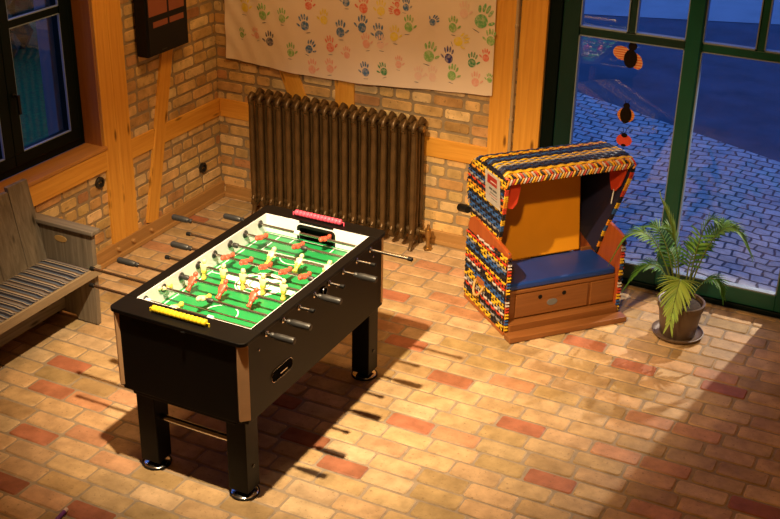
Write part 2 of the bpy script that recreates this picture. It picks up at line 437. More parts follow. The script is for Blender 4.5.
# timbers ----------------------------------------------------------
def timber(name, p0, p1, width, depth, wall, mat='pine', bevel=.004, side=None, parent=None):
    """a beam whose centre line on the wall face runs p0->p1 (2D in the wall plane)"""
    p0, p1 = Vector(p0), Vector(p1); d = (p1 - p0); L = d.length; d.normalize(); n = Vector((-d[1], d[0]))
    if wall == 'left':  f = lambda p: Vector((0, p[0], p[1])); out = Vector((1, 0, 0))
    else:               f = lambda p: Vector((p[0], 0, p[1])); out = Vector((0, -1, 0))
    az = f(d) ; ax = f(n)
    if ax.cross(out).dot(az) < 0: ax = -ax
    mb = MB(); mb.box(-width / 2, width / 2, -.03, depth, 0, L)
    o = mb.build(name, M[mat], bevel=bevel)
    m = Matrix((ax, out, az)).transposed().to_4x4(); m.translation = f(p0)
    o.matrix_world = m
    return struct(o)
T = [0]
def trim(*a, **k):
    T[0] += 1; return timber('trim_%d' % T[0], *a, **k)
trim((-1.2465, .11), (-1.2465, 2.7), .129, .020, 'left')
trim((-1.1105, .11), (-1.1105, 2.7), .139, .018, 'left')
trim((-1.04, .7025), (-.70, .7025), .135, .015, 'left')
trim((-.80, .7025), (-.0, .7025), .135, .015, 'left')
trim((-.885, .11), (-.22, 2.75), .122, .021, 'left')
trim((-2.9, .7175), (-1.312, .7175), .135, .028, 'left')
trim((-2.72, .80), (-2.72, 2.7), .16, .020, 'left')
trim((-2.80, 2.25), (0, 2.25), .18, .016, 'left')
trim((0.02, .7035), (2.15, .7035), .137, .015, 'back')
trim((.735, .77), (.30, 1.85), .145, .015, 'back')
trim((1.07, .77), (1.07, 2.7), .15, .016, 'back')
trim((2.227, .10), (2.227, 2.7), .154, .020, 'back')
trim((2.418, .10), (2.418, 2.7), .174, .022, 'back')
trim((0.02, 2.25), (2.5, 2.25), .18, .016, 'back')
# sole plates along the walls
def baseboard(name, wall, a, b, h, parent=None):
    mb = MB()
    if wall == 'left':
        mb.box(-.01, .026, a, b, 0, h); mb.box(-.01, .042, a, b, 0, .032)
    else:
        mb.box(a, b, -.022, .01, 0, h); mb.box(a, b, -.036, .01, 0, .030)
    return struct(mb.build(name, M['sole_' + wall], bevel=.004))
M['sole_left'] = wood('sole_plate_y', (.33, .17, .05), (.46, .25, .085), 'y', .55, knots=False)
M['sole_back'] = wood('sole_plate_x', (.33, .17, .05), (.46, .25, .085), 'x', .55, knots=False)
bl = baseboard('baseboard_left', 'left', -4.6, -.0, .115)
baseboard('baseboard_back', 'back', .042, 2.50, .095)
for y in (-1.285, -1.128, -.925):
    mb = MB(); mb.lathe([(.014, 0), (.014, .016), (.010, .022), (.0, .023)], (.026, y, .072), 'x', 16)
    p = mb.build('wooden_peg', M['sole_left'], parent=bl, smooth=40)

# left window ------------------------------------------------------
w1 = bpy.data.objects.new('window_1', None); COL.objects.link(w1); struct(w1); w1.location = (0, -1.97, .8); WORLD_LOC[w1.name] = Vector(w1.location)
mb = MB()
X0, X1 = -.20, -.137
mb.box(X0, X1, WY0, WY1, .81, .86); mb.box(X0, X1, WY0, WY1, 2.08, 2.15)
mb.box(X0, X1, WY1 - .05, WY1, .86, 2.08); mb.box(X0, X1, WY0, WY0 + .05, .86, 2.08)
mb.build('window_frame', M['darkgreen'], parent=w1, bevel=.006)
def sash(y0, y1, parent):
    mb = MB(); a, b = X0 + .01, X1 + .018
    zt, zb = 2.07, .862
    gy0, gy1, gz0 = y0 + .078, y1 - .078, .935
    mb.box(a, b, y0, y1, zb, gz0); mb.box(a, b, y0, y1, 2.0, zt)
    mb.box(a, b, y0, gy0, gz0, 2.0); mb.box(a, b, gy1, y1, gz0, 2.0)
    mb.box(a + .012, b - .008, gy0, gy1, 1.692, 1.737)
    s = mb.build('sash', M['darkgreen'], parent=w1, bevel=.005)
    mb = MB()
    for z0, z1 in ((gz0, 1.692), (1.737, 2.0)):
        for q in ((gy0, gy0 + .004, z0, z1), (gy1 - .004, gy1, z0, z1), (gy0, gy1, z0, z0 + .006), (gy0, gy1, z1 - .004, z1)):
            mb.box(b - .02, b - .004, *q)
    mb.build('glazing_bead', M['bead'], parent=s)
    mb = MB(); mb.box(a + .02, a + .026, gy0, gy1, gz0, 1.692); mb.box(a + .02, a + .026, gy0, gy1, 1.737, 2.0)
    mb.build('pane', M['glass'], parent=s)
    return s
sR = sash(-1.9585, -1.372, w1); sL = sash(-2.57, -1.9615, w1)
mb = MB(); mb.lathe([(.014, 0), (.014, .012), (.009, .014), (.009, .04)], (-.119, -1.918, 1.30), 'x', 12); mb.box(-.085, -.072, -1.928, -1.908, 1.19, 1.31)
mb.build('window_handle', M['blackmatte'], parent=sR, bevel=.003)
mb = MB(); mb.box(-.137, .034, WY0 - .1, -1.300, .787, .811); mb.build('window_sill', M['pine_sill'] if 'pine_sill' in M else wood('sill_timber', (.38, .16, .035), (.52, .24, .06), 'y', .45, knots=False), parent=w1, bevel=.005)
mb = MB(); mb.box(-.137, -.0, WY1 - .004, WY1 + .0, .811, 2.15); mb.box(-.137, -.0, WY0, WY0 + .004, .811, 2.15); mb.box(-.137, 0, WY0, WY1, 2.146, 2.15)
mb.build('window_reveal', M['pine_dark'], parent=w1)

# big window / glazed doors on the back wall ------------------------
w2 = bpy.data.objects.new('window_2', None); COL.objects.link(w2); struct(w2); w2.location = (3.43, 0, 0); WORLD_LOC[w2.name] = Vector(w2.location)
mb = MB(); ya, yb = .0, .09
mb.box(2.507, 2.59, ya, yb, .0, 2.35); mb.box(4.28, 4.36, ya, yb, 0, 2.35); mb.box(2.59, 4.28, ya, yb, 2.27, 2.35); mb.box(2.59, 4.28, ya + .002, yb, 0, .035)
mb.build('door_frame', M['darkgreen'], parent=w2, bevel=.006)
def leaf(x0, x1, gx0, gx1, mun, mat):
    a, b = .012, .07
    zt0, zt1, gb = 1.607, 1.655, .14
    mb = MB()
    mb.box(x0, gx0, a, b, .037, 2.265); mb.box(gx1, x1, a, b, .037, 2.265); mb.box(gx0, gx1, a, b, .037, gb); mb.box(gx0, gx1, a, b, 2.19, 2.265)
    mb.box(gx0, gx1, a + .008, b - .006, zt0, zt1); mb.box(mun - .022, mun + .022, a + .010, b - .008, zt1, 2.19)
    s = mb.build('door_leaf', M[mat], parent=w2, bevel=.005)
    mb = MB()
    for (p0, p1, q0, q1) in ((gx0, gx1, gb, zt0), (gx0, mun - .022, zt1, 2.19), (mun + .022, gx1, zt1, 2.19)):
        mb.box(p0, p0 + .007, a + .004, b - .01, q0, q1); mb.box(p1 - .007, p1, a + .004, b - .01, q0, q1)
        mb.box(p0, p1, a + .004, b - .01, q0, q0 + .009); mb.box(p0, p1, a + .004, b - .01, q1 - .006, q1)
    mb.build('glazing_bead', M['bead'], parent=s)
    mb = MB()
    for (p0, p1, q0, q1) in ((gx0, gx1, gb, zt0), (gx0, mun - .022, zt1, 2.19), (mun + .022, gx1, zt1, 2.19)):
        mb.box(p0, p1, .040, .046, q0, q1)
    mb.build('pane', M['glass'], parent=s)
    return s
leaf(2.592, 3.409, 2.703, 3.360, 3.028, 'midgreen')
mb = MB(); mb.box(3.362, 3.452, .0, .011, .05, 2.26); mb.build('meeting_strip', M['green'], parent=w2, bevel=.004)
leaf(3.411, 4.278, 3.458, 4.120, 3.792, 'green')

# outside -----------------------------------------------------------
mb = MB(); mb.add([(-.3, .3, -.05), (9, .3, -.05), (9, .45, -.05), (-.3, 4.84, -.05)], [(0, 1, 2, 3)]); 
mb.v = [(0.0, .05, -.05), (9.0, .05, -.05), (9.0, .45, -.05), (-1.5, 5.4, -.05), (-1.5, .3, -.05)]; mb.f = [[0, 1, 2, 3, 4]]; mb.m = [0]; mb.c = [(1, 1, 1)]
struct(mb.build('pavement', M['cobble']))
mb = MB(); mb.add([(-1.5, 5.4, -.055), (9, .45, -.055), (14, .45, -.055), (14, 11, -.055), (-8, 5, -.055), (-8, .3, -.055), (-1.5, .3, -.055)], [tuple(range(7))])
struct(mb.build('street', M['asphalt']))
mb = MB(); mb.add([(-12, 4.0, -.05), (-8, 4.2, -.05), (14, 11.5, -.05), (14, 16, -.05), (-12, 16, -.05)], [tuple(range(5))]); struct(mb.build('far_pavement', M['kerb']))
mb = MB(); mb.add([(-16, -9, -.045), (-.3, -9, -.045), (-.3, .3, -.045), (-1.6, .3, -.045), (-1.6, 14, -.045), (-16, 14, -.045)], [(0, 1, 2, 3, 4, 5)]); struct(mb.build('lawn', M['lawn']))
mb = MB(); mb.box(-.56, -.46, -1.20, -1.04, -.06, 3.0); struct(mb.build('outer_reveal_strip', plain('outer_reveal_tone', (.22, .17, .17), .8), bevel=.006))  # added upright standing in for the outer reveal of the left window
mb = MB(); hr_ = random.Random(9)
for i in range(420):
    mb.ball((hr_.uniform(-4.6, -3.9), hr_.uniform(-3, 9), hr_.uniform(.05, 1.5)), hr_.uniform(.14, .26), (1, 1, .8), 0, (1, 1, 1), 6, 4)
struct(mb.build('hedge', plain('hedge_leaves', (.012, .05, .02), .9, var=.6, vscale=20, bmp=1, bscale=40)))

# ================================================================== FOOSBALL TABLE
TX0, TX1, TY0, TY1, TZ = 1.545, 2.300, -3.155, -1.755, .888
tb = thing('foosball_table', 'black foosball table with green playfield, long steel rods and four chunky legs', 'table', ((TX0 + TX1) / 2, (TY0 + TY1) / 2, 0))
IX0, IX1, IY0, IY1 = 1.607, 2.240, -3.010, -1.862
FZ = .778; RZ = .848
mb = MB()
mb.box(TX0 + .012, IX0 - .004, -3.128, -1.782, .452, .868); mb.box(IX1 + .004, TX1 - .010, -3.128, -1.782, .452, .868)
mb.box(1.588, 2.255, -3.140, -3.108, .452, .868); mb.box(1.588, 2.255, -1.800, -1.772, .452, .868)
mb.box(1.63, 2.215, -3.125, -3.085, .425, .5); mb.box(1.63, 2.215, -1.825, -1.785, .425, .5)
mb.box(1.59, 2.25, -3.10, -1.80, .640, .655)
cab = mb.build('cabinet', M['black'], parent=tb, bevel=.004)
# top plates: rounded outer corners
def rrect(x0, x1, y0, y1, r, n=5):
    pts = []
    for cx, cy, a0 in ((x1 - r, y0 + r, -90), (x1 - r, y1 - r, 0), (x0 + r, y1 - r, 90), (x0 + r, y0 + r, 180)):
        for i in range(n + 1):
            a = math.radians(a0 + 90 * i / n); pts.append((cx + r * math.cos(a), cy + r * math.sin(a)))
    return pts
def endplate(y0, y1, near):
    r = .035; pts = []
    n = 5
    if near:
        q = [(TX1, y1), (TX0, y1)] + [(TX0 + r + r * math.cos(math.radians(a)), y0 + r + r * math.sin(math.radians(a))) for a in range(180, 271, 18)] + [(TX1 - r + r * math.cos(math.radians(a)), y0 + r + r * math.sin(math.radians(a))) for a in range(270, 361, 18)]
    else:
        q = [(TX0, y0), (TX1, y0)] + [(TX1 - r + r * math.cos(math.radians(a)), y1 - r + r * math.sin(math.radians(a))) for a in range(0, 91, 18)] + [(TX0 + r + r * math.cos(math.radians(a)), y1 - r + r * math.sin(math.radians(a))) for a in range(90, 181, 18)]
    return q
mb = MB()
for y0, y1, nr in ((TY0, IY0 - .001, True), (IY1 + .001, TY1, False)):
    mb.prism(endplate(y0, y1, nr), lambda p, q, w: (p, q, w), .869, TZ)
mb.box(TX0, IX0 - .004, IY0 - .001, IY1 + .001, .869, TZ); mb.box(IX1 + .004, TX1, IY0 - .001, IY1 + .001, .869, TZ)
mb.build('top_rail', M['black'], parent=tb, bevel=.003)
# inner white walls
mb = MB()
mb.box(IX0 - .004, IX0, IY0, IY1, FZ, .885); mb.box(IX1, IX1 + .004, IY0, IY1, FZ, .885)
GX0, GX1, GZ = 1.815, 2.030, .855
for ya, yb in ((IY0, IY0 + .004), (IY1 - .004, IY1)):
    mb.box(IX0, GX0, ya, yb, FZ, .885); mb.box(GX1, IX1, ya, yb, FZ, .885); mb.box(GX0, GX1, ya, yb, GZ, .872)
mb.build('inner_wall', M['white'], parent=tb)
# goals
for ya, yb, yw in ((IY0 - .085, IY0, IY0 + .004), (IY1, IY1 + .075, IY1 - .004)):
    mb = MB(); d = .006
    mb.box(GX0 - d, GX0, ya, yb, FZ - .06, GZ + d); mb.box(GX1, GX1 + d, ya, yb, FZ - .06, GZ + d); mb.box(GX0, GX1, ya, yb, GZ, GZ + d)
    yy = ya if ya < IY0 else yb - .004
    mb.box(GX0, GX1, yy, yy + .004, FZ - .06, GZ)
    s = -1 if yw > -2.4 else 1
    y0_, y1_ = sorted((yw, yw + s * .004))
    # rounded frame around the mouth
    fr = [(GX0 - .012, FZ), (GX0 - .012, GZ - .010)] + [(GX0 + .013 - .025 * math.cos(math.radians(a)), GZ - .013 + .025 * math.sin(math.radians(a))) for a in (20, 45, 70, 90)]
    fr += [(GX1 - .013 + .025 * math.sin(math.radians(a)), GZ - .013 + .025 * math.cos(math.radians(a))) for a in (0, 20, 45, 70)] + [(GX1 + .012, GZ - .010), (GX1 + .012, FZ)]
    inn = [(GX0, FZ), (GX0, GZ - .022), (GX0 + .005, GZ - .010), (GX0 + .013, GZ - .005), (GX0 + .022, GZ - .004), (GX0 + .026, GZ - .004), (GX1 - .026, GZ - .004), (GX1 - .022, GZ - .004), (GX1 - .010, GZ - .007), (GX1 - .004, GZ - .014), (GX1, GZ - .022), (GX1, FZ)]
    n = len(fr); vs = [(p, y0_, q) for p, q in fr] + [(p, y0_, q) for p, q in inn[:n]] + [(p, y1_, q) for p, q in fr] + [(p, y1_, q) for p, q in inn[:n]]
    fs = []
    for i in range(n - 1):
        fs += [(i, i + 1, n + i + 1, n + i), (2 * n + i, 3 * n + i, 3 * n + i + 1, 2 * n + i + 1), (i, 2 * n + i, 2 * n + i + 1, i + 1), (n + i, n + i + 1, 3 * n + i + 1, 3 * n + i)]
    mb.add(vs, fs)
    mb.build('goal', M['blackmatte'], parent=tb)
# playfield with its painted lines
mb = MB(); mb.box(IX0, IX1, IY0, IY1, FZ - .012, FZ, 0); mb.box(GX0, GX1, IY1, IY1 + .07, FZ - .062, FZ - .05, 1); mb.box(GX0, GX1, IY0 - .07, IY0, FZ - .062, FZ - .05, 1)
mxc, myc = (IX0 + IX1) / 2, (IY0 + IY1) / 2
def flat(poly, z, mat): mb.add([(p, q, z) for p, q in poly], [tuple(range(len(poly)))], mat)
def line(a, b, w=.006, z=FZ + .0006, mat=2):
    a, b = Vector(a), Vector(b); n = (b - a).normalized(); n = Vector((-n[1], n[0])) * w / 2
    flat([a + n, a - n, b - n, b + n], z, mat)
def arc(c, r, a0, a1, w=.006, z=FZ + .0006, mat=2, n=24):
    for i in range(n):
        t0, t1 = math.radians(lerp(a0, a1, i / n)), math.radians(lerp(a0, a1, (i + 1) / n))
        flat([(c[0] + (r - w / 2) * math.cos(t0), c[1] + (r - w / 2) * math.sin(t0)), (c[0] + (r + w / 2) * math.cos(t0), c[1] + (r + w / 2) * math.sin(t0)), (c[0] + (r + w / 2) * math.cos(t1), c[1] + (r + w / 2) * math.sin(t1)), (c[0] + (r - w / 2) * math.cos(t1), c[1] + (r - w / 2) * math.sin(t1))], z, mat)
for s, ye in ((1, IY0 + .02), (-1, IY1 - .02)):
    for hw, dd in ((.125, .075), (.215, .20)):
        line((mxc - hw, ye), (mxc - hw, ye + s * dd)); line((mxc + hw, ye), (mxc + hw, ye + s * dd)); line((mxc - hw - .003, ye + s * dd), (mxc + hw + .003, ye + s * dd))
    arc((mxc, ye + s * .20), .085, 0 if s > 0 else 180, 180 if s > 0 else 360)
    line((IX0 + .02, ye), (IX1 - .02, ye))
line((IX0 + .02, IY0 + .02), (IX0 + .02, IY1 - .02)); line((IX1 - .02, IY0 + .02), (IX1 - .02, IY1 - .02))
line((IX0 + .02, myc), (IX1 - .02, myc))
flat([(mxc + .115 * math.cos(2 * PI * i / 40), myc + .115 * math.sin(2 * PI * i / 40)) for i in range(40)], FZ + .0004, 2)
for a in range(0, 360, 60):
    arc((mxc, myc), .088, a + 8, a + 42, .026, FZ + .0010, 1, 6)
arc((mxc, myc), .052, 0, 360, .007, FZ + .0011, 0, 30)
arc((mxc, myc), .125, 0, 360, .007, FZ + .0009, 2, 40)
mb.box(mxc - .20, mxc - .13, myc - .03, myc + .03, FZ, FZ + .0012, 2); mb.box(mxc + .13, mxc + .20, myc - .03, myc + .03, FZ, FZ + .0012, 2)
mb.build('playfield', [M['turf'], M['turfdark'], M['lines']], parent=tb)
# corner strips
for cx, cy, a in ((1.575, -3.126, 45), (2.270, -3.126, -45), (2.270, -1.786, 45), (1.575, -1.786, -45)):
    mb = MB(); a = math.radians(a); ax = Vector((math.cos(a), -math.sin(a), 0)); ay = Vector((math.sin(a), math.cos(a), 0))
    mb.obox((cx, cy, .670), ax * .026, ay * .014, (0, 0, .197))
    mb.build('corner_strip', M['copper'], parent=tb, bevel=.003)
# legs
LX = ((1.632, 1.738), (2.150, 2.258)); LY = ((-3.110, -3.004), (-1.876, -1.768))
for xa, xb in LX:
    for ya, yb in LY:
        mb = MB(); mb.box(xa, xb, ya, yb, .036, .453)
        lg = mb.build('leg', M['black'], parent=tb, bevel=.004)
        cx, cy = (xa + xb) / 2, (ya + yb) / 2
        mb = MB(); mb.lathe([(.070, 0), (.072, .004), (.070, .008), (.060, .012), (.040, .018), (.022, .026), (.020, .037)], (cx, cy, 0), 'z', 32)
        ft = mb.build('leg_leveler', M['chrome'], parent=lg, smooth=50)
        mb = MB(); mb.lathe([(.0735, .0005), (.0745, .004), (.0735, .009), (.0690, .0105), (.0690, .0005)], (cx, cy, 0), 'z', 32); mb.build('rubber_ring', M['blackmatte'], parent=lg, smooth=50)
        sx = xb if xa > 2 else xa; sg = 1 if xa > 2 else -1
        mb = MB(); mb.lathe([(.010, 0), (.010, sg * .003), (.006, sg * .005), (.0, sg * .005)], (sx, cy, .17), 'x', 12); mb.build('bolt', M['blackgloss'], parent=lg, smooth=40)
for ya in (-3.057, -1.822):
    mb = MB(); mb.tube([(1.736, ya, .285), (2.152, ya, .285)], .017, 16)
    mb.build('stretcher_bar', M['chrome'], parent=tb, smooth=50)
# score beads
for y, mt, n, xs in ((-3.088, 'yellowbead', 13, (1.757, 2.058)), (-1.812, 'pink_p', 13, (1.762, 2.052))):
    mb = MB(); mb.tube([(xs[0] - .012, y, .905), (xs[1] + .012, y, .905)], .003, 8); mb.box(xs[0] - .016, xs[0] - .010, y - .003, y + .003, TZ, .907); mb.box(xs[1] + .010, xs[1] + .016, y - .003, y + .003, TZ, .907)
    sc = mb.build('score_counter', M[mt], parent=tb, smooth=40)
    for i in range(n):
        x = xs[0] + .012 + (xs[1] - xs[0] - .024) * i / (n - 1)
        mb = MB(); mb.lathe([(.008, -.0125), (.0155, -.009), (.017, -.003), (.017, .003), (.0155, .009), (.008, .0125)], (x, y, .905), 'x', 14)
        mb.build('score_bead', M[mt], parent=sc, smooth=50)
# players (one mesh per team, shared)
def player_mesh(cols):
    mb = MB()
    mb.ball((0, 0, .030), .0125, (1, 1, 1.15), 0)
    mb.tube([(0, 0, .012), (0, 0, .022)], .006, 10, 0)
    P = [(.016, .010, .016), (.021, .012, .010), (.019, .0115, -.006), (.015, .011, -.018)]
    def loft(P, mat):
        vs = []; seg = 12
        for rx, ry, z in P:
            for k in range(seg):
                w = 2 * PI * k / seg; vs.append((rx * math.copysign(abs(math.cos(w)) ** .7, math.cos(w)), ry * math.copysign(abs(math.sin(w)) ** .7, math.sin(w)), z))
        fs = [(i * seg + k, i * seg + (k + 1) % seg, (i + 1) * seg + (k + 1) % seg, (i + 1) * seg + k) for i in range(len(P) - 1) for k in range(seg)]
        fs += [tuple(range(seg)), tuple((len(P) - 1) * seg + k for k in range(seg))]
        mb.add(vs, fs, mat)
    loft(P, 0); loft([(.0155, .0115, -.016), (.015, .0115, -.030), (.012, .010, -.034)], 1)
    loft([(.011, .009, -.030), (.0095, .008, -.046), (.010, .009, -.052), (.011, .015, -.056), (.011, .016, -.064), (.0105, .015, -.066)], 1)
    for s in (-1, 1): mb.tube([(s * .019, 0, .010), (s * .024, .002, -.003), (s * .020, .004, -.014)], [.005, .0045, .004], 8, 0)
    return mb
proto = {}
def player(team, rod, x, y, ang):
    if team not in proto:
        mats = {'y': [M['cream_p'], M['yellow_p']], 'r': [M['red_p'], M['red_p']]}[team]
        o = player_mesh(team).build('player', mats, parent=rod, local=True, smooth=60); proto[team] = o
    else:
        o = proto[team].copy(); COL.objects.link(o); o.parent = rod; o.name = 'player'
    o.location = Vector((x, y, RZ)) - WORLD_LOC[tb.name]
    o.rotation_euler = (math.radians(ang), 0, 0)
RODS = [ # y, x left end, x right end, grip side, team, players, angle, bumper positions
    (-2.955, 1.288, 2.432, 'R', 'y', (1.775,), 80, (1.625, 1.985)),
    (-2.810, 1.170, 2.432, 'R', 'y', (1.605, 1.835), 72, (1.885,)),
    (-2.665, 1.227, 2.363, 'L', 'r', (1.68, 1.858, 2.037), -50, (1.640,)),
    (-2.520, 1.420, 2.431, 'R', 'y', (1.645, 1.763, 1.880, 1.998, 2.117), -6, ()),
    (-2.375, 1.348, 2.365, 'L', 'r', (1.681, 1.795, 1.911, 2.029, 2.143), 78, (2.19,)),
    (-2.230, 1.345, 2.473, 'R', 'y', (1.867, 2.035, 2.200), -52, (1.645,)),
    (-2.085, 1.143, 2.387, 'L', 'r', (1.704, 1.932), 78, (1.98,)),
    (-1.935, 1.384, 2.523, 'L', 'r', (2.010,), 78, (1.845,)),
]
for i, (y, xl, xr, side, team, px, ang, bps) in enumerate(RODS):
    mb = MB(); mb.tube([(xl, y, RZ), (xr, y, RZ)], .0078, 12)
    rod = mb.build('rod', M['steel'], parent=tb, smooth=50)
    ge = xr if side == 'R' else xl; s = 1 if side == 'R' else -1
    mb = MB()
    prof = [(.010, 0), (.0135, .004), (.0135, .016), (.0115, .020), (.0160, .030), (.0175, .060), (.0165, .095), (.0175, .118), (.0150, .126), (.0, .127)]
    prof = [(r, h * s) for r, h in prof]
    mb.lathe(prof, (ge - s * .118, y, RZ), 'x', 16)
    mb.build('grip', M['grip'], parent=rod, smooth=40)
    oe = xl if side == 'R' else xr
    mb = MB(); mb.lathe([(.0105, s * .012), (.0115, 0), (.0115, -s * .012), (.006, -s * .016)], (oe, y, RZ), 'x', 14)
    mb.build('end_cap', M['blackmatte'], parent=rod, smooth=40)
    for bx in bps:
        mb = MB(); mb.lathe([(.010, -.016), (.0135, -.014), (.0135, .010), (.010, .016)], (bx, y, RZ), 'x', 14)
        mb.build('bumper', M['white'] if i in (0, 7) else M['grip'], parent=rod, smooth=40)
    for x in px: player(team, rod, x, y, ang)
    for bx, w in ((IX0, 1), (IX1, -1)):
        mb = MB(); mb.lathe([(.009, 0), (.021, 0), (.0225, .002 * w), (.021, .006 * w), (.013, .008 * w), (.0125, .014 * w), (.009, .014 * w)], (bx, y, RZ), 'x', 20)
        mb.build('bushing', M['grip'], parent=tb, smooth=40)
    mb = MB(); mb.lathe([(.0085, -.002), (.0145, -.002), (.0145, .003), (.0115, .005), (.0085, .005)], (TX1 - .010, y, RZ), 'x', 18)
    mb.build('rod_collar', M['chrome'], parent=tb, smooth=40)
# ball return slot and ball entry cup on the side
mb = MB()
def slot(r, x0, x1, mat, hl=.062, cy=-2.830, cz=.590):
    pts = [(cy + hl + r * math.cos(math.radians(a)), cz + r * math.sin(math.radians(a))) for a in range(-90, 91, 18)] + [(cy - hl + r * math.cos(math.radians(a)), cz + r * math.sin(math.radians(a))) for a in range(90, 271, 18)]
    mb.prism(pts, lambda p, q, w: (w, p, q), x0, x1, mat)
slot(.0328, TX1 - .012, TX1 - .007, 0); slot(.031, TX1 - .007, TX1 - .0062, 1)
mb.box(TX1 - .0065, TX1 - .004, -2.85, -2.79, .580, .586, 2)
mb.build('ball_return', [M['chrome'], M['void'], M['steel']], parent=tb, smooth=40)
mb = MB(); mb.lathe([(.024, -.002), (.026, .004), (.024, .012), (.019, .012), (.018, .002), (.0, .001)], (TX1 - .010, -2.432, .830), 'x', 24)
mb.build('ball_entry_cup', M['blackgloss'], parent=tb, smooth=40)
for y in (-3.02, -2.59, -2.30, -1.90):
    mb = MB(); mb.lathe([(.006, 0), (.006, .002), (.003, .004), (.0, .004)], (TX1 - .010, y, .795), 'x', 10); mb.build('bolt', M['steel'], parent=tb, smooth=40)
mb = MB(); mb.tube([(1.965, -3.158, .868), (1.985, -3.160, .872)], .004, 8); mb.build('latch', M['blackmatte'], parent=tb)

tb.location.x -= .010
# ================================================================== BENCH
bn = thing('bench', 'weathered grey plank bench with high back standing under the dark green window', 'bench', (.28, -2.85, 0))
BY0, BY1 = -3.66, -2.05
def end_panel(y0, y1):
    out = [(.065, .0), (.20, .0), (.215, .03), (.34, .03), (.355, .0), (.505, .0), (.515, .30), (.520, .606), (.055, .606), (.055, .30)]
    mb = MB(); mb.prism(out, lambda p, q, w: (p, w, q), y0, y1)
    mb.build('end_panel', M['weath_z'], parent=bn, bevel=.003)
    mb = MB(); mb.prism([(.045, .606), (.545, .606), (.545, .630), (.045, .630)], lambda p, q, w: (p, w, q), y0 - .022, y1 + .022)
    mb.build('arm_cap', M['weath_x'], parent=bn, bevel=.004)
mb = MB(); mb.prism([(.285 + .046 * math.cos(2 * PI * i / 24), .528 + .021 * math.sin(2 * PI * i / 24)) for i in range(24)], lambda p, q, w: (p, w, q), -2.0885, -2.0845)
mb.build('lit_handhole', M['handhole_gold'] if 'handhole_gold' in M else plain('lit_handhole_gold', (.46, .27, .09), .35), parent=bn, bevel=.0015)  # golden plate painted as the lit wall seen through the panel's handhole
end_panel(-2.085, BY1); end_panel(BY0, BY0 + .035)
# back boards, leaning slightly
yb = BY1 - .038; k = 0
for w, top in ((.165, .868), (.20, .845), (.175, .85), (.19, .843), (.17, .852), (.20, .846), (.19, .85), (.21, .848)):
    y1 = yb; y0 = max(yb - w + .003, BY0 + .037)
    mb = MB(); zb = .33
    mb.prism([(.140, zb), (.170, zb), (.078, top), (.048, top)], lambda p, q, ww: (p, ww, q), y0, y1)
    mb.build('back_board', M['weath_z'], parent=bn, bevel=.003); yb -= w
mb = MB(); mb.box(.10, .515, BY0 + .035, -2.085, .352, .376); mb.build('seat_board', M['weath_y'], parent=bn, bevel=.003)
mb = MB(); mb.box(.522, .550, BY0 - .01, -2.055, .345, .402); mb.build('front_rail', M['weath_light'], parent=bn, bevel=.003)
mb = MB(); mb.box(.24, .262, BY0 + .035, -2.085, .06, .16); mb.build('stretcher', M['weath_y'], parent=bn, bevel=.003)
# striped pad lying on the seat
mb = MB(); n = 40; mx = 14
ya, yc = -2.092, BY0 + .06
def pad(i, j, top):
    t, s = i / n, j / mx; y = lerp(ya, yc, t); x = lerp(.178, .538, s)
    e = min(t * (yc - ya) / -.05 if False else t * 30, (1 - t) * 30, s * 9, (1 - s) * 9, 1); e = math.sqrt(max(0, e))
    return (x, y, (.379 if s < .92 else .3795) + (.028 * e + .002 * math.sin(y * 37) * e + .0 if top else 0) + (.026 if s > .93 else 0))
vs = [pad(i, j, True) for i in range(n + 1) for j in range(mx + 1)] + [pad(i, j, False) for i in range(n + 1) for j in range(mx + 1)]
fs = []; o_ = (n + 1) * (mx + 1)
for i in range(n):
    for j in range(mx):
        a = i * (mx + 1) + j; fs += [(a, a + 1, a + mx + 2, a + mx + 1), (o_ + a, o_ + a + mx + 1, o_ + a + mx + 2, o_ + a + 1)]
for i in range(n):
    for j in (0, mx):
        a = i * (mx + 1) + j; fs.append((a, a + mx + 1, o_ + a + mx + 1, o_ + a))
for j in range(mx):
    for i in (0, n):
        a = i * (mx + 1) + j; fs.append((a, o_ + a, o_ + a + 1, a + 1))
mb.add(vs, fs)
tag(mb.build('bench_cushion', M['stripe'], smooth=50), 'navy, grey and cream striped cushion lying on the weathered bench seat', 'cushion')

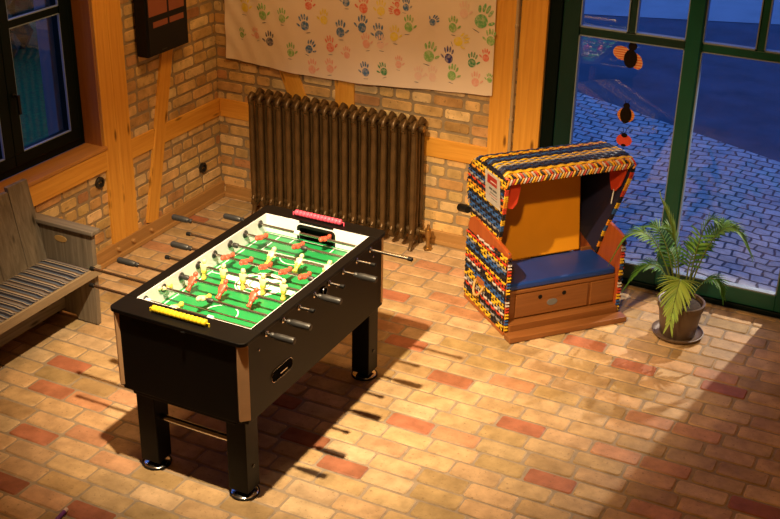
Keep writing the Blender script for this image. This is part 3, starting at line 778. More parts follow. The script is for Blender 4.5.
# ================================================================== HOODED BEACH CHAIR
CA = Vector((2.719, -1.026, 0)); CR = math.radians(48.6)
CH = thing('hooded_beach_chair', 'small hooded beach chair clad in multicoloured wicker with a blue seat', 'chair', CA, CR)
W = .80; ST = .024
SIDE = [(0, 0), (0, .538), (.06, .552), (.18, .566), (.32, .582), (.42, .590), (.485, .586), (.525, .56), (.545, .515), (.545, 0)]
YEL, BLK, BLU, WHT, RED, GRY, ORA = (.74, .44, .02), (.015, .015, .02), (.03, .10, .30), (.55, .50, .45), (.55, .05, .02), (.26, .25, .25), (.70, .26, .015)
def wick_rows(mb, fn, rows, srange, pitch=.036, amp=.0042, hgt=.0185, sub=4, par=0, stake=.0026):
    """woven strips: row j at t_j; fn(s,t,h)->xyz; srange(t)->(s0,s1)"""
    smin = min(srange(t)[0] for t, c in rows); smax = max(srange(t)[1] for t, c in rows)
    for k in range(int(smin / pitch) - 1, int(smax / pitch) + 2):
        s = k * pitch; run = []
        for t, c in rows + [(None, None)]:
            ok = t is not None and srange(t)[0] + .003 <= s <= srange(t)[1] - .003
            if ok: run.append(fn(s, t, amp * 1.0))
            else:
                if len(run) > 1 and stake: mb.tube(run, stake, 6, 0, (.012, .013, .022), caps=False)
                run = []
    for j, (t, colr) in enumerate(rows):
        s0, s1 = srange(t)
        if s1 - s0 < .01: continue
        n = max(2, int((s1 - s0) / pitch * sub))
        vs = []; 
        for i in range(n + 1):
            s = lerp(s0, s1, i / n)
            h = amp * (1 + math.cos(PI * (s / pitch + j + par)))
            vs += [fn(s, t - hgt / 2, h - .002), fn(s, t, h + .0022), fn(s, t + hgt / 2, h - .002)]
        for i in range(n):
            c = colr(s0 + (s1 - s0) * (i + .5) / n) if callable(colr) else colr
            mb.add([vs[3 * i + q] for q in (0, 1, 2, 3, 4, 5)], [(0, 3, 4, 1), (1, 4, 5, 2)], 0, c)
low_cols = [YEL, YEL, GRY, BLK, RED, WHT, GRY, YEL, YEL, BLU, BLU, BLK, WHT, RED, RED, YEL, BLK, BLU, BLU, GRY, YEL, RED, WHT, RED, YEL]
def side_panel(o0, o1, outer):
    mb = MB(); mb.prism(SIDE, lambda p, q, w: (w, p, q), o0, o1)
    sp = mb.build('side_panel', M['mahog_z'], parent=CH, local=True, bevel=.004)
    mb = MB(); sg = -1 if outer < .4 else 1
    rows = [(.036 + .0205 * j, low_cols[j % len(low_cols)]) for j in range(25)]
    def top(b): return .530 - .055 * b / .545
    mb.box(min(outer, outer + sg * .003), max(outer, outer + sg * .003), .002, .543, .02, .480, 0, (.02, .014, .012))
    def sr(t):
        if t < .470: return (.0, .545)
        return (.0, max(0, (.530 - t) / .055 * .545 - .02))
    rows2 = []
    for j, (t, c) in enumerate(rows):
        def cf(s, j=j, c=c):
            k = int(s / .084)
            q = (k * 5 + j // 2 * 2) % 11
            if q == 0: return YEL
            if q == 5: return BLK
            return c
        rows2.append((t, cf))
    wick_rows(mb, lambda s, t, h: (outer + sg * (.003 + h), s, t), rows2, sr)
    # wrapped front edge
    for j, (t, c) in enumerate(rows):
        if t > .525: continue
        cc = (YEL, BLU, YEL, RED, WHT, BLK)[(j // 2) % 6]
        mb.tube([(o0 + .001, -.003, t), (o1 - .001, -.003, t)], .0100, 10, 0, cc, flat=.6)
    mb.build('side_wicker', M['wicker'], parent=CH, local=True)
    mb = MB()
    for b, z in ((.006, .541), (.26, .577), (.535, .545)):
        mb.ball((outer - sg * .008, b, z + .002), .006)
    mb.build('nail', M['chrome'], parent=CH, local=True, smooth=60)
    # base skid
    mb = MB(); mb.box(o0 - .006, o1 + .006, -.004, .549, 0.0, .022); mb.build('skid', M['mahog_y'], parent=CH, local=True, bevel=.003)
    return sp
side_panel(0, ST, 0); side_panel(W - ST, W, W)
# rope handle on the left side
mb = MB(); mb.tube([(-.014 - .03 * math.sin(PI * i / 14) , .32 + .055 * math.cos(PI * i / 14 * 1.0) , .205 - .075 * math.sin(PI * i / 14)) for i in range(15)], .0075, 10)
mb.build('carry_handle', M['orangerope'] if 'orangerope' in M else plain('rope', (.55, .33, .12), .7), parent=CH, local=True, smooth=60)
mb = MB(); mb.box(-.012, -.006, .27, .37, .19, .235); mb.build('handle_plate', M['mahog_y'], parent=CH, local=True, bevel=.003)
i0, i1 = ST, W - ST
# base box: front board, drawer, filler, steps, seat frame
mb = MB(); mb.box(i0, i1, .035, .055, .05, .262); mb.box(i0, i1, .30, .32, .05, .262); mb.box(i0, i1, .028, .33, .250, .272); mb.build('seat_box', M['mahog_x'], parent=CH, local=True, bevel=.003)
mb = MB(); mb.box(.085, .585, .024, .036, .090, .242); dr = mb.build('drawer', M['mahog_x'], parent=CH, local=True, bevel=.003)
for x in (.25, .415):
    mb = MB(); mb.lathe([(.014, 0), (.014, -.0012), (0, -.0012)], (x, .0238, .208), 'y', 18); mb.build('finger_hole', M['blackmatte'], parent=dr, local=True)
mb = MB(); P = [(.335 + .036 * math.cos(2 * PI * i / 24), .160 + .022 * math.sin(2 * PI * i / 24)) for i in range(24)]
mb.prism(P, lambda p, q, w: (p, w, q), .0215, .024); mb.build('maker_plate', M['greyprint'], parent=dr, local=True)
mb = MB(); mb.box(.605, i1 - .004, .024, .036, .090, .242); mb.build('filler_panel', M['mahog_x'], parent=CH, local=True, bevel=.003)
mb = MB(); mb.box(i0 + .002, i1 - .002, -.030, .034, .0, .078); mb.build('step', M['mahog_x'], parent=CH, local=True, bevel=.004)
mb = MB(); mb.box(-.012, W + .0, -.108, -.032, .0, .036); mb.build('step', M['mahog_x'], parent=CH, local=True, bevel=.004)
mb = MB(); mb.box(i0 + .004, i1 - .004, .030, .330, .273, .318); mb.build('seat_cushion', M['bluepad'], parent=CH, local=True, bevel=.014, seg=4, smooth=40)
# hood: flared sides, profile in (b, z)
HOOD = [(.26, .330), (.178, .54), (.105, .73), (.055, .885), (.030, .985), (.05, 1.020), (.13, 1.034), (.30, 1.020), (.42, .995), (.50, .945), (.545, .87), (.555, .74), (.555, .57), (.50, .40)]
def fl(z): return lerp(.028, -.020, max(0, min(1, (z - .50) / .42)))     # left side offset
mb = MB()
for sgn in (0, 1):
    def hs(p, q, w, sgn=sgn):
        u = fl(q) + w; return (u if sgn == 0 else W - u, p, q)
    mb.prism(HOOD, hs, .004, .018, 0)
mb.build('hood_side', M['navy'], parent=CH, local=True)
# roof board
ROOF = HOOD[4:12]
mb = MB()
outer = ROOF; innr = [(b + (.012 if i == 0 else (-.014 if i >= 5 else 0)), z - (.014 if 0 < i < 6 else 0.0)) for i, (b, z) in enumerate(ROOF)]
def roofu(z): return fl(z) + .003
n = len(outer)
vs = []
for (b, z) in outer: vs += [(roofu(z), b, z), (W - roofu(z), b, z)]
for (b, z) in innr: vs += [(roofu(z), b, z), (W - roofu(z), b, z)]
fs = []
for i in range(n - 1):
    fs += [(2 * i, 2 * i + 1, 2 * i + 3, 2 * i + 2), (2 * n + 2 * i, 2 * n + 2 * i + 2, 2 * n + 2 * i + 3, 2 * n + 2 * i + 1), (2 * i, 2 * i + 2, 2 * n + 2 * i + 2, 2 * n + 2 * i), (2 * i + 1, 2 * n + 2 * i + 1, 2 * n + 2 * i + 3, 2 * i + 3)]
fs += [(0, 2 * n, 2 * n + 1, 1), (2 * n - 2, 2 * n - 1, 4 * n - 1, 4 * n - 2)]
mb.add(vs, fs); mb.build('roof_board', M['mahog_x'], parent=CH, local=True)
# back of the hood
mb = MB(); mb.add([(.06, .545, .40), (W - .06, .545, .40), (W - .01, .552, .88), (.01, .552, .88), (.06, .535, .40), (W - .06, .535, .40), (W - .01, .542, .88), (.01, .542, .88)], [(0, 1, 2, 3), (4, 7, 6, 5), (0, 4, 5, 1), (3, 2, 6, 7), (0, 3, 7, 4), (1, 5, 6, 2)])
mb.build('back_panel', M['navy'], parent=CH, local=True)
# roof wicker: stripes run along the width; path along roof profile
def path_len(P):
    L = [0]
    for a, b in zip(P, P[1:]): L.append(L[-1] + math.hypot(b[0] - a[0], b[1] - a[1]))
    return L
RP = [(.034, .970), (.030, .992), (.042, 1.014), (.07, 1.028), (.14, 1.036), (.30, 1.024), (.42, .999), (.47, .97), (.505, .935), (.535, .885), (.55, .82), (.558, .74), (.558, .62)]
RL = path_len(RP)
def roofpt(s, t, h):
    t = max(0, min(RL[-1] - 1e-6, t))
    for i in range(len(RL) - 1):
        if t <= RL[i + 1]: break
    f = (t - RL[i]) / (RL[i + 1] - RL[i]); b = lerp(RP[i][0], RP[i + 1][0], f); z = lerp(RP[i][1], RP[i + 1][1], f)
    dx, dz = RP[i + 1][0] - RP[i][0], RP[i + 1][1] - RP[i][1]; l = math.hypot(dx, dz); nb, nz = -dz / l, dx / l
    u = lerp(roofu(z) - .012, W - roofu(z) + .012, s)
    # soften the two ends so the weave rolls over the edge
    e = min(s, 1 - s); drop = .018 * max(0, 1 - e / .035) ** 2
    return (u, b + nb * h, z + nz * h - drop)
NVY = (.02, .035, .10)
stripe = [ORA, YEL, BLK, NVY, NVY, GRY, YEL, GRY, YEL, BLK, NVY, BLU, NVY, BLK, YEL, ORA, YEL, BLK, NVY, BLU, GRY, YEL, NVY, BLK, BLU, NVY, ORA, YEL, GRY, NVY, BLK, YEL]
mb = MB(); rows = []
t = .055; j = 0
while t < RL[-1] - .01:
    rows.append((t, stripe[j % len(stripe)])); t += .0205; j += 1
wick_rows(mb, lambda s, t, h: roofpt(s, t, h + .004), rows, lambda t: (.0, 1.0), pitch=.040, amp=.0030, sub=4, stake=0)
mb.build('roof_wicker', M['wicker'], parent=CH, local=True)
# braided front edge of the roof and of the two hood sides
mb = MB(); bc = [ORA, WHT, RED, YEL, BLK, ORA, WHT, RED, GRY, YEL]
nn = 46
for k in range(nn):
    s = (k + .5) / nn
    for row, (t0, t1, sl) in enumerate(((.000, .030, .022), (.028, .056, -.022))):
        p = Vector(roofpt(s - sl / 2, t0, .008)); q = Vector(roofpt(s + sl / 2, t1, .008))
        mb.tube([p, (p + q) / 2 + Vector((0, -.003, .003)), q], [.0055, .0068, .0055], 6, 0, bc[(k + row * 2) % len(bc)])
mb.build('roof_braid', M['wicker'], parent=CH, local=True, smooth=50)
FE = [(.262, .325), (.178, .54), (.105, .73), (.055, .885), (.032, .97)]
FL = path_len(FE)
def fept(t):
    for i in range(len(FL) - 1):
        if t <= FL[i + 1] + 1e-9: break
    f = (t - FL[i]) / (FL[i + 1] - FL[i]); return lerp(FE[i][0], FE[i + 1][0], f), lerp(FE[i][1], FE[i + 1][1], f)
ecol = [BLK, ORA, BLK, YEL, BLU, ORA, BLK, BLU, YEL, BLK, RED, ORA, YEL, RED, BLK, ORA, WHT]
for sgn in (0, 1):
    mb = MB(); n = 44
    for k in range(n):
        b, z = fept(FL[-1] * (k + .5) / n); u = fl(z); ua, ub = u - .007, u + .014
        if sgn: ua, ub = W - ua, W - ub
        mb.tube([(ua, b - .002, z - .003), (ub, b - .006, z + .003)], .0092, 8, 0, ecol[(k // 3) % len(ecol)])
    mb.build('edge_wrap', M['wicker'], parent=CH, local=True, smooth=50)
# hood side wicker
def hood_edges(z):
    fr = bk = None; P = HOOD + [HOOD[0]]; xs = []
    for a, b in zip(P, P[1:]):
        if (a[1] - z) * (b[1] - z) < 0 or a[1] == z: xs.append(a[0] + (b[0] - a[0]) * (z - a[1]) / ((b[1] - a[1]) or 1))
    return (min(xs), max(xs)) if len(xs) > 1 else (0, 0)
hcols = [BLK, ORA, ORA, YEL, YEL, BLK, GRY, BLU, BLU, BLK, BLU, BLU, BLK, YEL, YEL, ORA, BLK, RED, GRY, BLU, BLK, ORA, YEL, YEL]
for sgn in (0, 1):
    mb = MB(); rows = [(.50 + .0205 * j, hcols[j % len(hcols)]) for j in range(25)]
    def hp(s, t, h, sgn=sgn):
        u = fl(t) - h; return (u if sgn == 0 else W - u, s, t)
    wick_rows(mb, hp, rows, hood_edges)
    mb.build('hood_wicker', M['wicker'], parent=CH, local=True)
# backrest cushion (upper and lower face, one pad)
mb = MB(); mb.prism([(.325, .318), (.365, .318), (.455, .955), (.415, .955)], lambda p, q, w: (w, p, q), .062, .690)
mb.build('backrest', M['orangepad'], parent=CH, local=True, bevel=.012, seg=3, smooth=40)
mb = MB(); mb.box(.69, i1 - .002, .31, .325, .27, .34); mb.build('back_rail', M['mahog_x'], parent=CH, local=True, bevel=.003)
# small red awnings inside the hood corners
def awning(sgn):
    mb = MB(); P = [(.045, .985), (.06, .92), (.085, .835), (.12, .79), (.160, .785), (.20, .84), (.235, .93), (.245, .985)]
    def f(p, q, w):
        u = fl(q) + .024 + w + .02 * max(0, (1.0 - q)) ; return (u if sgn == 0 else W - u, p, q)
    mb.prism(P, f, 0, .014); mb.build('awning', M['redcloth'], parent=CH, local=True, bevel=.003)
    mb = MB(); z = .73
    q = fl(z) + .034
    mb.tube([(q if sgn == 0 else W - q, .13, .80), (q if sgn == 0 else W - q, .145, .70)], .004, 8); mb.build('hook', M['white'], parent=CH, local=True, smooth=50)
awning(1)
mb = MB(); mb.prism([(.006, .985), (.095, .985), (.092, .90), (.078, .825), (.050, .79), (.018, .80)], lambda p, q, w: (p, w, q), .075, .087); mb.build('awning', M['redcloth'], parent=CH, local=True, bevel=.003)
# black grip at the back of the hood
mb = MB(); mb.tube([(-.006, .545, .605), (-.006, .57, .602), (-.006, .655, .578), (-.006, .672, .573)], [.022, .026, .026, .014], 14); mb.build('hood_handle', M['blackmatte'], parent=CH, local=True, smooth=50)
# paper notice fixed to the hood side
rotm = Matrix.Rotation(CR, 4, 'Z'); 
def cw(u, b, z): return CA + (rotm @ Vector((u, b, z)))
NT = thing('paper_notice', 'white paper notice with red header fixed to the wicker hood of the chair', 'sign', cw(-.037, .185, .895), CR)
def npl(b0, b1, z0, z1, d, mt, nm):
    mb = MB(); dz = -.10
    def f(b, z, w):
        off = lerp(0, .000, z); u = fl(z + .895) - fl(.895); return (u, b, z)
    vs = [f(b, z, w) for w in (d, d + .0012) for z in (z0, z1) for b in (b0, b1)]
    mb.add(vs, [(0, 2, 3, 1), (4, 5, 7, 6), (0, 1, 5, 4), (2, 6, 7, 3), (0, 4, 6, 2), (1, 3, 7, 5)])
    return mb.build(nm, M[mt], parent=NT, local=True)
npl(-.098, .098, -.110, .090, .0, 'paper', 'sheet')
npl(-.062, .062, .018, .070, .0014, 'redprint', 'header')
# the small print is too blurred to read: short bars of the same tone and place
for b0, b1, z0, z1, mt in ((-.058, .020, .036, .043, 'paper'), (-.058, -.010, -.018, -.004, 'greyprint'), (-.004, .040, -.018, -.004, 'greyprint'), (-.058, .030, -.038, -.032, 'greyprint'), (-.058, .046, -.056, -.052, 'redprint'), (-.058, .020, -.072, -.068, 'greyprint')):
    npl(b0, b1, z0, z1, .0028 if mt == 'paper' else .0014, mt, 'print_line')

# ================================================================== RADIATOR
RD = thing('radiator', 'old bronze-painted cast iron column radiator against the brick wall', 'radiator', (1.06, -.14, 0))
NS = 18; RX0, RX1 = .425, 1.705
def section(x, end):
    mb = MB()
    zt, zb = .905, .09
    ys = (-.205, -.140, -.075)
    for y in ys:
        mb.tube([(x, y, zb + .02), (x, y, zb + .06), (x, y, .35), (x, y, .62), (x, y, zt - .07), (x, y, zt - .03)], [.019, .0205, .0235, .0235, .0205, .018] if y < -.2 else [.013, .0135, .0150, .0150, .0135, .013], 12)
    # top and bottom headers: rounded bar, slightly horned front and back
    for z, s in ((zt, 1), (zb, -1)):
        mb.tube([(x, -.226, z - s * .040), (x, -.220, z - s * .008), (x, -.195, z + s * .010), (x, -.14, z - s * .020), (x, -.085, z + s * .010), (x, -.060, z - s * .008), (x, -.054, z - s * .040)], [.012, .020, .023, .019, .023, .020, .012], 10)
        mb.tube([(x, -.226, z - s * .04), (x, -.20, z - s * .075)], [.014, .018], 10); mb.tube([(x, -.054, z - s * .04), (x, -.08, z - s * .075)], [.014, .018], 10)
    # connecting nipples
    for z in (zt - .035, zb + .035):
        mb.tube([(x - .036, -.14, z), (x + .036, -.14, z)], .026, 12)
    if end:
        for y in (-.205, -.075): mb.tube([(x, y, .10), (x, y - .006 if y < -.1 else y + .006, .05), (x, y - .016 if y < -.1 else y + .012, .018), (x, y - .022 if y < -.1 else y + .016, 0.004)], [.020, .015, .015, .019], 10)
    return mb
sec_m = None
for i in range(NS):
    x = lerp(RX0, RX1, i / (NS - 1)); end = i in (0, NS - 1)
    if end or sec_m is None:
        o = section(x, end).build('section', M['iron'], parent=RD, smooth=50)
        if not end: sec_m = (o, x)
    else:
        o = sec_m[0].copy(); COL.objects.link(o); o.location = (x - sec_m[1], 0, 0)
mb = MB()
mb.lathe([(.022, 0), (.022, .008), (.012, .010), (.0, .010)], (RX1 + .034, -.14, .87), 'x', 8)
mb.build('plug', M['brass'], parent=RD, smooth=50)
mb = MB(); mb.tube([(RX1 + .03, -.14, .125), (RX1 + .085, -.14, .125)], .015, 12); mb.lathe([(.0, -.03), (.022, -.028), (.022, .028), (.0, .03)], (RX1 + .095, -.14, .125), 'z', 12)
mb.tube([(RX1 + .095, -.14, .10), (RX1 + .095, -.14, .012)], .013, 12); mb.tube([(RX1 + .095, -.14, .15), (RX1 + .095, -.14, .185)], .010, 10); mb.lathe([(.030, 0), (.032, .006), (.030, .014), (.012, .018)], (RX1 + .095, -.14, .001), 'z', 16)
mb.build('valve', M['brass'], parent=RD, smooth=50)

# ================================================================== HANDPRINT BANNER
HANDS = [(0.283, 1.488, 'y', 1.10, 0), (0.437, 1.457, 'g', 1.10, 10), (0.593, 1.452, 'g', 0.95, 5), (0.804, 1.566, 'r', 0.90, 0), (0.772, 1.426, 'b', 1.05, 10), (0.922, 1.483, 'y', 1.00, 0), (1.054, 1.420, 'b', 1.10, 0), (1.098, 1.627, 'b', 0.90, 0), (0.247, 1.285, 'g', 0.70, 0), (0.377, 1.303, 'p', 0.80, 20), (0.486, 1.273, 'k', 1.00, 0), (0.660, 1.221, 'g', 0.95, 0), (0.805, 1.263, 'b', 0.95, -25), (0.973, 1.303, 'r', 1.05, 10), (1.102, 1.265, 'p', 0.80, 0), (0.825, 1.123, 'p', 1.00, 0), (0.970, 1.151, 'p', 0.95, 10), (1.225, 1.603, 'r', 1.10, 0), (1.355, 1.600, 'y', 1.00, 0), (1.461, 1.599, 'r', 0.80, 80), (1.467, 1.653, 'r', 0.60, 0), (1.531, 1.642, 'b', 0.80, 0), (1.555, 1.517, 'g', 1.05, 0), (1.219, 1.473, 'b', 1.10, -5), (1.346, 1.438, 'b', 1.05, 10), (1.734, 1.570, 'b', 0.75, -45), (1.878, 1.560, 'g', 1.00, 0), (2.075, 1.630, 'G', 1.50, -20), (1.929, 1.473, 'y', 1.05, -60), (2.142, 1.509, 'g', 1.00, 0), (1.252, 1.366, 'p', 0.95, 10), (1.451, 1.439, 'y', 1.00, 0), (1.710, 1.346, 'g', 1.30, -10), (1.857, 1.354, 'n', 1.05, 0), (2.021, 1.346, 'd', 0.95, -5), (2.115, 1.392, 'r', 0.80, 0), (1.251, 1.172, 'b', 0.95, 10), (1.383, 1.192, 'd', 0.85, 20), (1.490, 1.255, 'p', 0.80, 0), (1.885, 1.242, 'g', 1.05, -10), (2.051, 1.222, 'p', 0.95, 0), (1.740, 1.206, 'f', 1.00, 0), (1.635, 1.197, 'f', 0.90, 0), (1.954, 1.664, 'f', 1.00, 0), (2.150, 1.250, 'g', 0.60, 0), (1.358, 1.374, 'f', 0.90, 0)]

BX0, BX1, BZ1 = .112, 2.160, 2.02
def bz(t): # bottom edge height
    pts = [(0, 1.095), (.12, 1.082), (.29, 1.064), (.5, 1.070), (.72, 1.098), (.9, 1.126), (.975, 1.135), (1, 1.142)]
    for (a, za), (b, zb) in zip(pts, pts[1:]):
        if t <= b: return lerp(za, zb, (t - a) / (b - a))
    return pts[-1][1]
def by(x, z):
    t = (x - BX0) / (BX1 - BX0); k = max(0, 1 - abs(t - .02) * 3)
    return -.034 - .006 * math.sin(x * 9 + z * 2.2) - .004 * math.sin(x * 21 - z * 5) - .010 * k * math.sin((x * 1.2 + z * .7) * 19) ** 2 - .006 * math.sin(z * 3 + x * 4.1)
mb = MB(); nx, nz = 90, 28
vs = []
for i in range(nx + 1):
    t = i / nx; x = lerp(BX0, BX1, t); z0 = bz(t)
    for j in range(nz + 1):
        z = lerp(z0, BZ1, j / nz); xx = x + (.012 * (1 - j / nz) if i > nx - 3 else 0)
        vs.append((xx, by(xx, z), z))
fs = [(i * (nz + 1) + j, (i + 1) * (nz + 1) + j, (i + 1) * (nz + 1) + j + 1, i * (nz + 1) + j + 1) for i in range(nx) for j in range(nz)]
mb.add(vs, fs, 0)
HC = {'y': (.80, .62, .06), 'g': (.22, .46, .12), 'G': (.12, .40, .13), 'r': (.74, .16, .10), 'b': (.05, .16, .38), 'n': (.025, .03, .20), 'd': (.04, .26, .10), 'p': (.78, .38, .30), 'k': (.06, .07, .13), 'f': (.80, .55, .46)}
hm = {}
hmats = [M['cloth']]
for k_, c_ in HC.items():
    m_, nt_, b_ = new_mat('hand_paint'); b_.inputs['Roughness'].default_value = .8
    co_ = ocoord(nt_); n_ = node(nt_, 'ShaderNodeTexNoise', Scale=55, Detail=3); link(nt_, co_, n_.inputs['Vector'])
    link(nt_, ramp(nt_, n_.outputs[0], [(.42, c_), (.68, [lerp(q, w_, .55) for q, w_ in zip(c_, (.80, .66, .52))])]), b_.inputs['Base Color'])
    hm[k_] = len(hmats); hmats.append(m_)
def blob(cx, cz, rx, rz, ang, mat, n=14):
    ca, sa = math.cos(ang), math.sin(ang); P = []
    for i in range(n):
        w = 2 * PI * i / n; a, b = rx * math.cos(w), rz * math.sin(w)
        P.append((cx + a * ca - b * sa, cz + a * sa + b * ca))
    c = (cx, cz)
    ring2 = [((p[0] + cx) / 2, (p[1] + cz) / 2) for p in P]
    vs = [(p[0], by(p[0], p[1]) - .0022, p[1]) for p in P + ring2 + [c]]
    fs = []
    for i in range(n):
        j = (i + 1) % n; fs += [(i, j, n + j, n + i), (n + i, n + j, 2 * n)]
    mb.add(vs, fs, mat)
hr = random.Random(4)
for x, z, c, sz, rot in HANDS + [(.40, 1.72, 'b', 1, 0), (.70, 1.75, 'g', 1, 10), (1.0, 1.78, 'r', 1, 0), (1.35, 1.80, 'y', 1, -10), (1.65, 1.82, 'b', 1, 0), (1.95, 1.84, 'p', 1, 5)]:
    a = math.radians(rot); s = .056 * sz; mir = hr.choice((-1, 1)); mt = hm[c]
    def R(px, pz): px *= mir; return (x + (px * math.cos(a) - pz * math.sin(a)) * s, z + (px * math.sin(a) + pz * math.cos(a)) * s)
    p = R(0, -.15); blob(p[0], p[1], .52 * s, .55 * s, a, mt)
    for fx, fz, fl_, fa in ((-.48, .72, .33, 14), (-.17, .92, .38, 4), (.16, .90, .36, -6), (.46, .68, .30, -18), (-.82, .02, .30, 48)):
        p = R(fx, fz); blob(p[0], p[1], .125 * s, fl_ * s, a + math.radians(fa) * mir, mt, 10)
    if hr.random() < .7:   # pencilled name under the print: an unreadable squiggle
        p = R(hr.uniform(-.2, .3), -1.0)
        blob(p[0], p[1], .35 * s, .035 * s, a + hr.uniform(-.15, .1), hm['k'], 8)
tag(mb.build('handprint_banner', hmats, smooth=60, fixn=False), 'pale cloth banner covered in coloured handprints hanging on the brick wall', 'banner')

# ================================================================== SMALL WALL THINGS
wb = thing('wall_cabinet', 'black metal box with red-brown slots hanging on the left brick wall', 'box', (0.07, -.625, 1.55))
mb = MB(); mb.box(.024, .115, -.925, -.475, 1.31, 2.02); mb.build('casing', M['blackmatte'], parent=wb, bevel=.006)
mb = MB(); mb.box(.115, .122, -.912, -.488, 1.322, 2.0); dd = mb.build('front_plate', M['blackmatte'], parent=wb, bevel=.003)
for y0, y1, z0, z1 in ((-.86, -.705, 1.497, 1.535), (-.685, -.53, 1.497, 1.535), (-.90, -.705, 1.575, 1.70), (-.685, -.52, 1.575, 1.70)):
    mb = MB(); mb.box(.121, .1235, y0, y1, z0, z1); mb.build('slot', M['copperbar'], parent=dd)
mb = MB(); mb.box(.121, .1232, -.78, -.73, 1.335, 1.341); mb.build('nameplate', M['grip'], parent=dd)
mb = MB(); mb.box(.03, .07, -.476, -.450, 1.39, 1.45); mb.build('side_catch', M['conduit'], parent=wb, bevel=.003)
for nm, y, z, lb in (('wall_socket', -1.384, .583, 'round black wall socket beside the window post above the bench arm'), ('wall_socket', -.251, .302, 'round black wall socket low on the brick near the room corner')):
    sk = thing(nm, lb, 'socket', (.0, y, z), 0, 'black wall sockets')
    mb = MB(); mb.lathe([(.040, .001), (.040, .014), (.036, .018), (.026, .018), (.024, .008), (.0, .007)], (.004, y, z), 'x', 24); mb.build('socket_ring', M['socket'], parent=sk, smooth=40)
    mb = MB(); mb.lathe([(.004, .0), (.004, .008), (.0, .008)], (.006, y - .009, z), 'x', 8); mb.lathe([(.004, .0), (.004, .008), (.0, .008)], (.006, y + .009, z), 'x', 8); mb.build('contact', M['brass'], parent=sk)
cd = thing('conduit_pipe', 'thin beige pipe running up between the timber posts left of the glazed door', 'pipe', (2.314, -.033, 0))
mb = MB(); mb.tube([(2.314, -.034, .10), (2.314, -.034, 2.7)], .012, 12); mb.build('tube', M['conduit'], parent=cd, smooth=50)
for z in (.45, 1.0, 1.62):
    mb = MB(); mb.lathe([(.0135, -.012), (.0150, -.010), (.0150, .010), (.0135, .012)], (2.314, -.034, z), 'z', 12); mb.build('clip', M['conduit'], parent=cd, smooth=40)

# paper insects hanging in front of the glass
def bug(kind, x, z, label, s):
    y = .0365
    t = thing('paper_' + kind, label, 'decoration', (x, y, z))
    def pr(P, y0, y1, mats, nm, par, mi=None):
        mb = MB(); mb.prism(P, lambda p, q, w: (x + p, w, z + q), y0, y1); return mb.build(nm, mats, parent=par)
    ell = lambda cx, cz, rx, rz, n=20, a=0: [(cx + rx * math.cos(2 * PI * i / n) * math.cos(a) - rz * math.sin(2 * PI * i / n) * math.sin(a), cz + rx * math.cos(2 * PI * i / n) * math.sin(a) + rz * math.sin(2 * PI * i / n) * math.cos(a)) for i in range(n)]
    def wing(P, base, stripes, nm='wing'):
        w_ = pr(P, y + .001, y + .003, base, nm, t)
        if stripes:
            cx = sum(p[0] for p in P) / len(P); zs = [p[1] for p in P]; z0, z1 = min(zs), max(zs); n = 6
            for i in range(n):
                zc = lerp(z0, z1, (i + .5) / n); hh = (z1 - z0) / n * .24
                xs = []
                for a, b in zip(P, P[1:] + P[:1]):
                    if (a[1] - zc) * (b[1] - zc) < 0: xs.append(a[0] + (b[0] - a[0]) * (zc - a[1]) / (b[1] - a[1]))
                if len(xs) >= 2: pr([(min(xs) * .97, zc - hh), (max(xs) * .97, zc - hh), (max(xs) * .97, zc + hh), (min(xs) * .97, zc + hh)], y + .0002, y + .001, stripes, 'stripe', w_)
    if kind == 'bee' :
        wing(ell(-.050 * s, .012 * s, .052 * s, .038 * s, 22, -.25), M['bugcream'], M['bugorange'])
        wing(ell(.034 * s, -.022 * s, .046 * s, .032 * s, 22, -1.1), M['bugcream'], M['bugorange'])
        pr(ell(0, -.012 * s, .037 * s, .052 * s), y - .004, y, M['bugblack'], 'body', t); pr(ell(.006 * s, .058 * s, .024 * s, .024 * s), y - .0045, y - .0005, M['bugblack'], 'head', t)
    elif kind == 'beetle':
        wing(ell(0, -.010 * s, .058 * s, .050 * s), M['bugyellow'], M['bugorange'])
        pr(ell(0, -.008 * s, .038 * s, .058 * s), y - .004, y, M['bugblack'], 'body', t); pr(ell(0, .055 * s, .022 * s, .020 * s), y - .0045, y - .0005, M['bugblack'], 'head', t)
    else:
        wing(ell(0, 0, .056 * s, .044 * s), M['bugred'], None, 'shell')
        pr(ell(0, .040 * s, .022 * s, .016 * s), y - .004, y, M['bugblack'], 'head', t); pr(ell(0, -.036 * s, .018 * s, .010 * s), y - .004, y, M['bugblack'], 'tail', t)
    mb = MB()
    hz_ = .06 * s
    for q in (-1, 1): mb.tube([(x + q * .006 * s, y - .002, z + hz_), (x + q * .014 * s, y - .002, z + hz_ + .028 * s)], .0018, 6)
    mb.build('antenna', M['bugblack'], parent=t)
    return t
for k_, c_ in (('bugorange', (.62, .12, .04)), ('bugcream', (.75, .42, .20)), ('bugyellow', (.72, .34, .06)), ('bugred', (.70, .07, .035))): M[k_] = plain(k_[3:] + '_card', c_, .7)
bug('bee', 3.035, 1.510, 'black paper bee with red and cream striped wings, topmost on the glass', 1.12)
bug('beetle', 3.044, 1.146, 'black paper beetle edged in yellow, middle one of three on the glass', .95)
bug('ladybird', 3.049, .971, 'small red paper ladybird hanging lowest in front of the glass', .90)

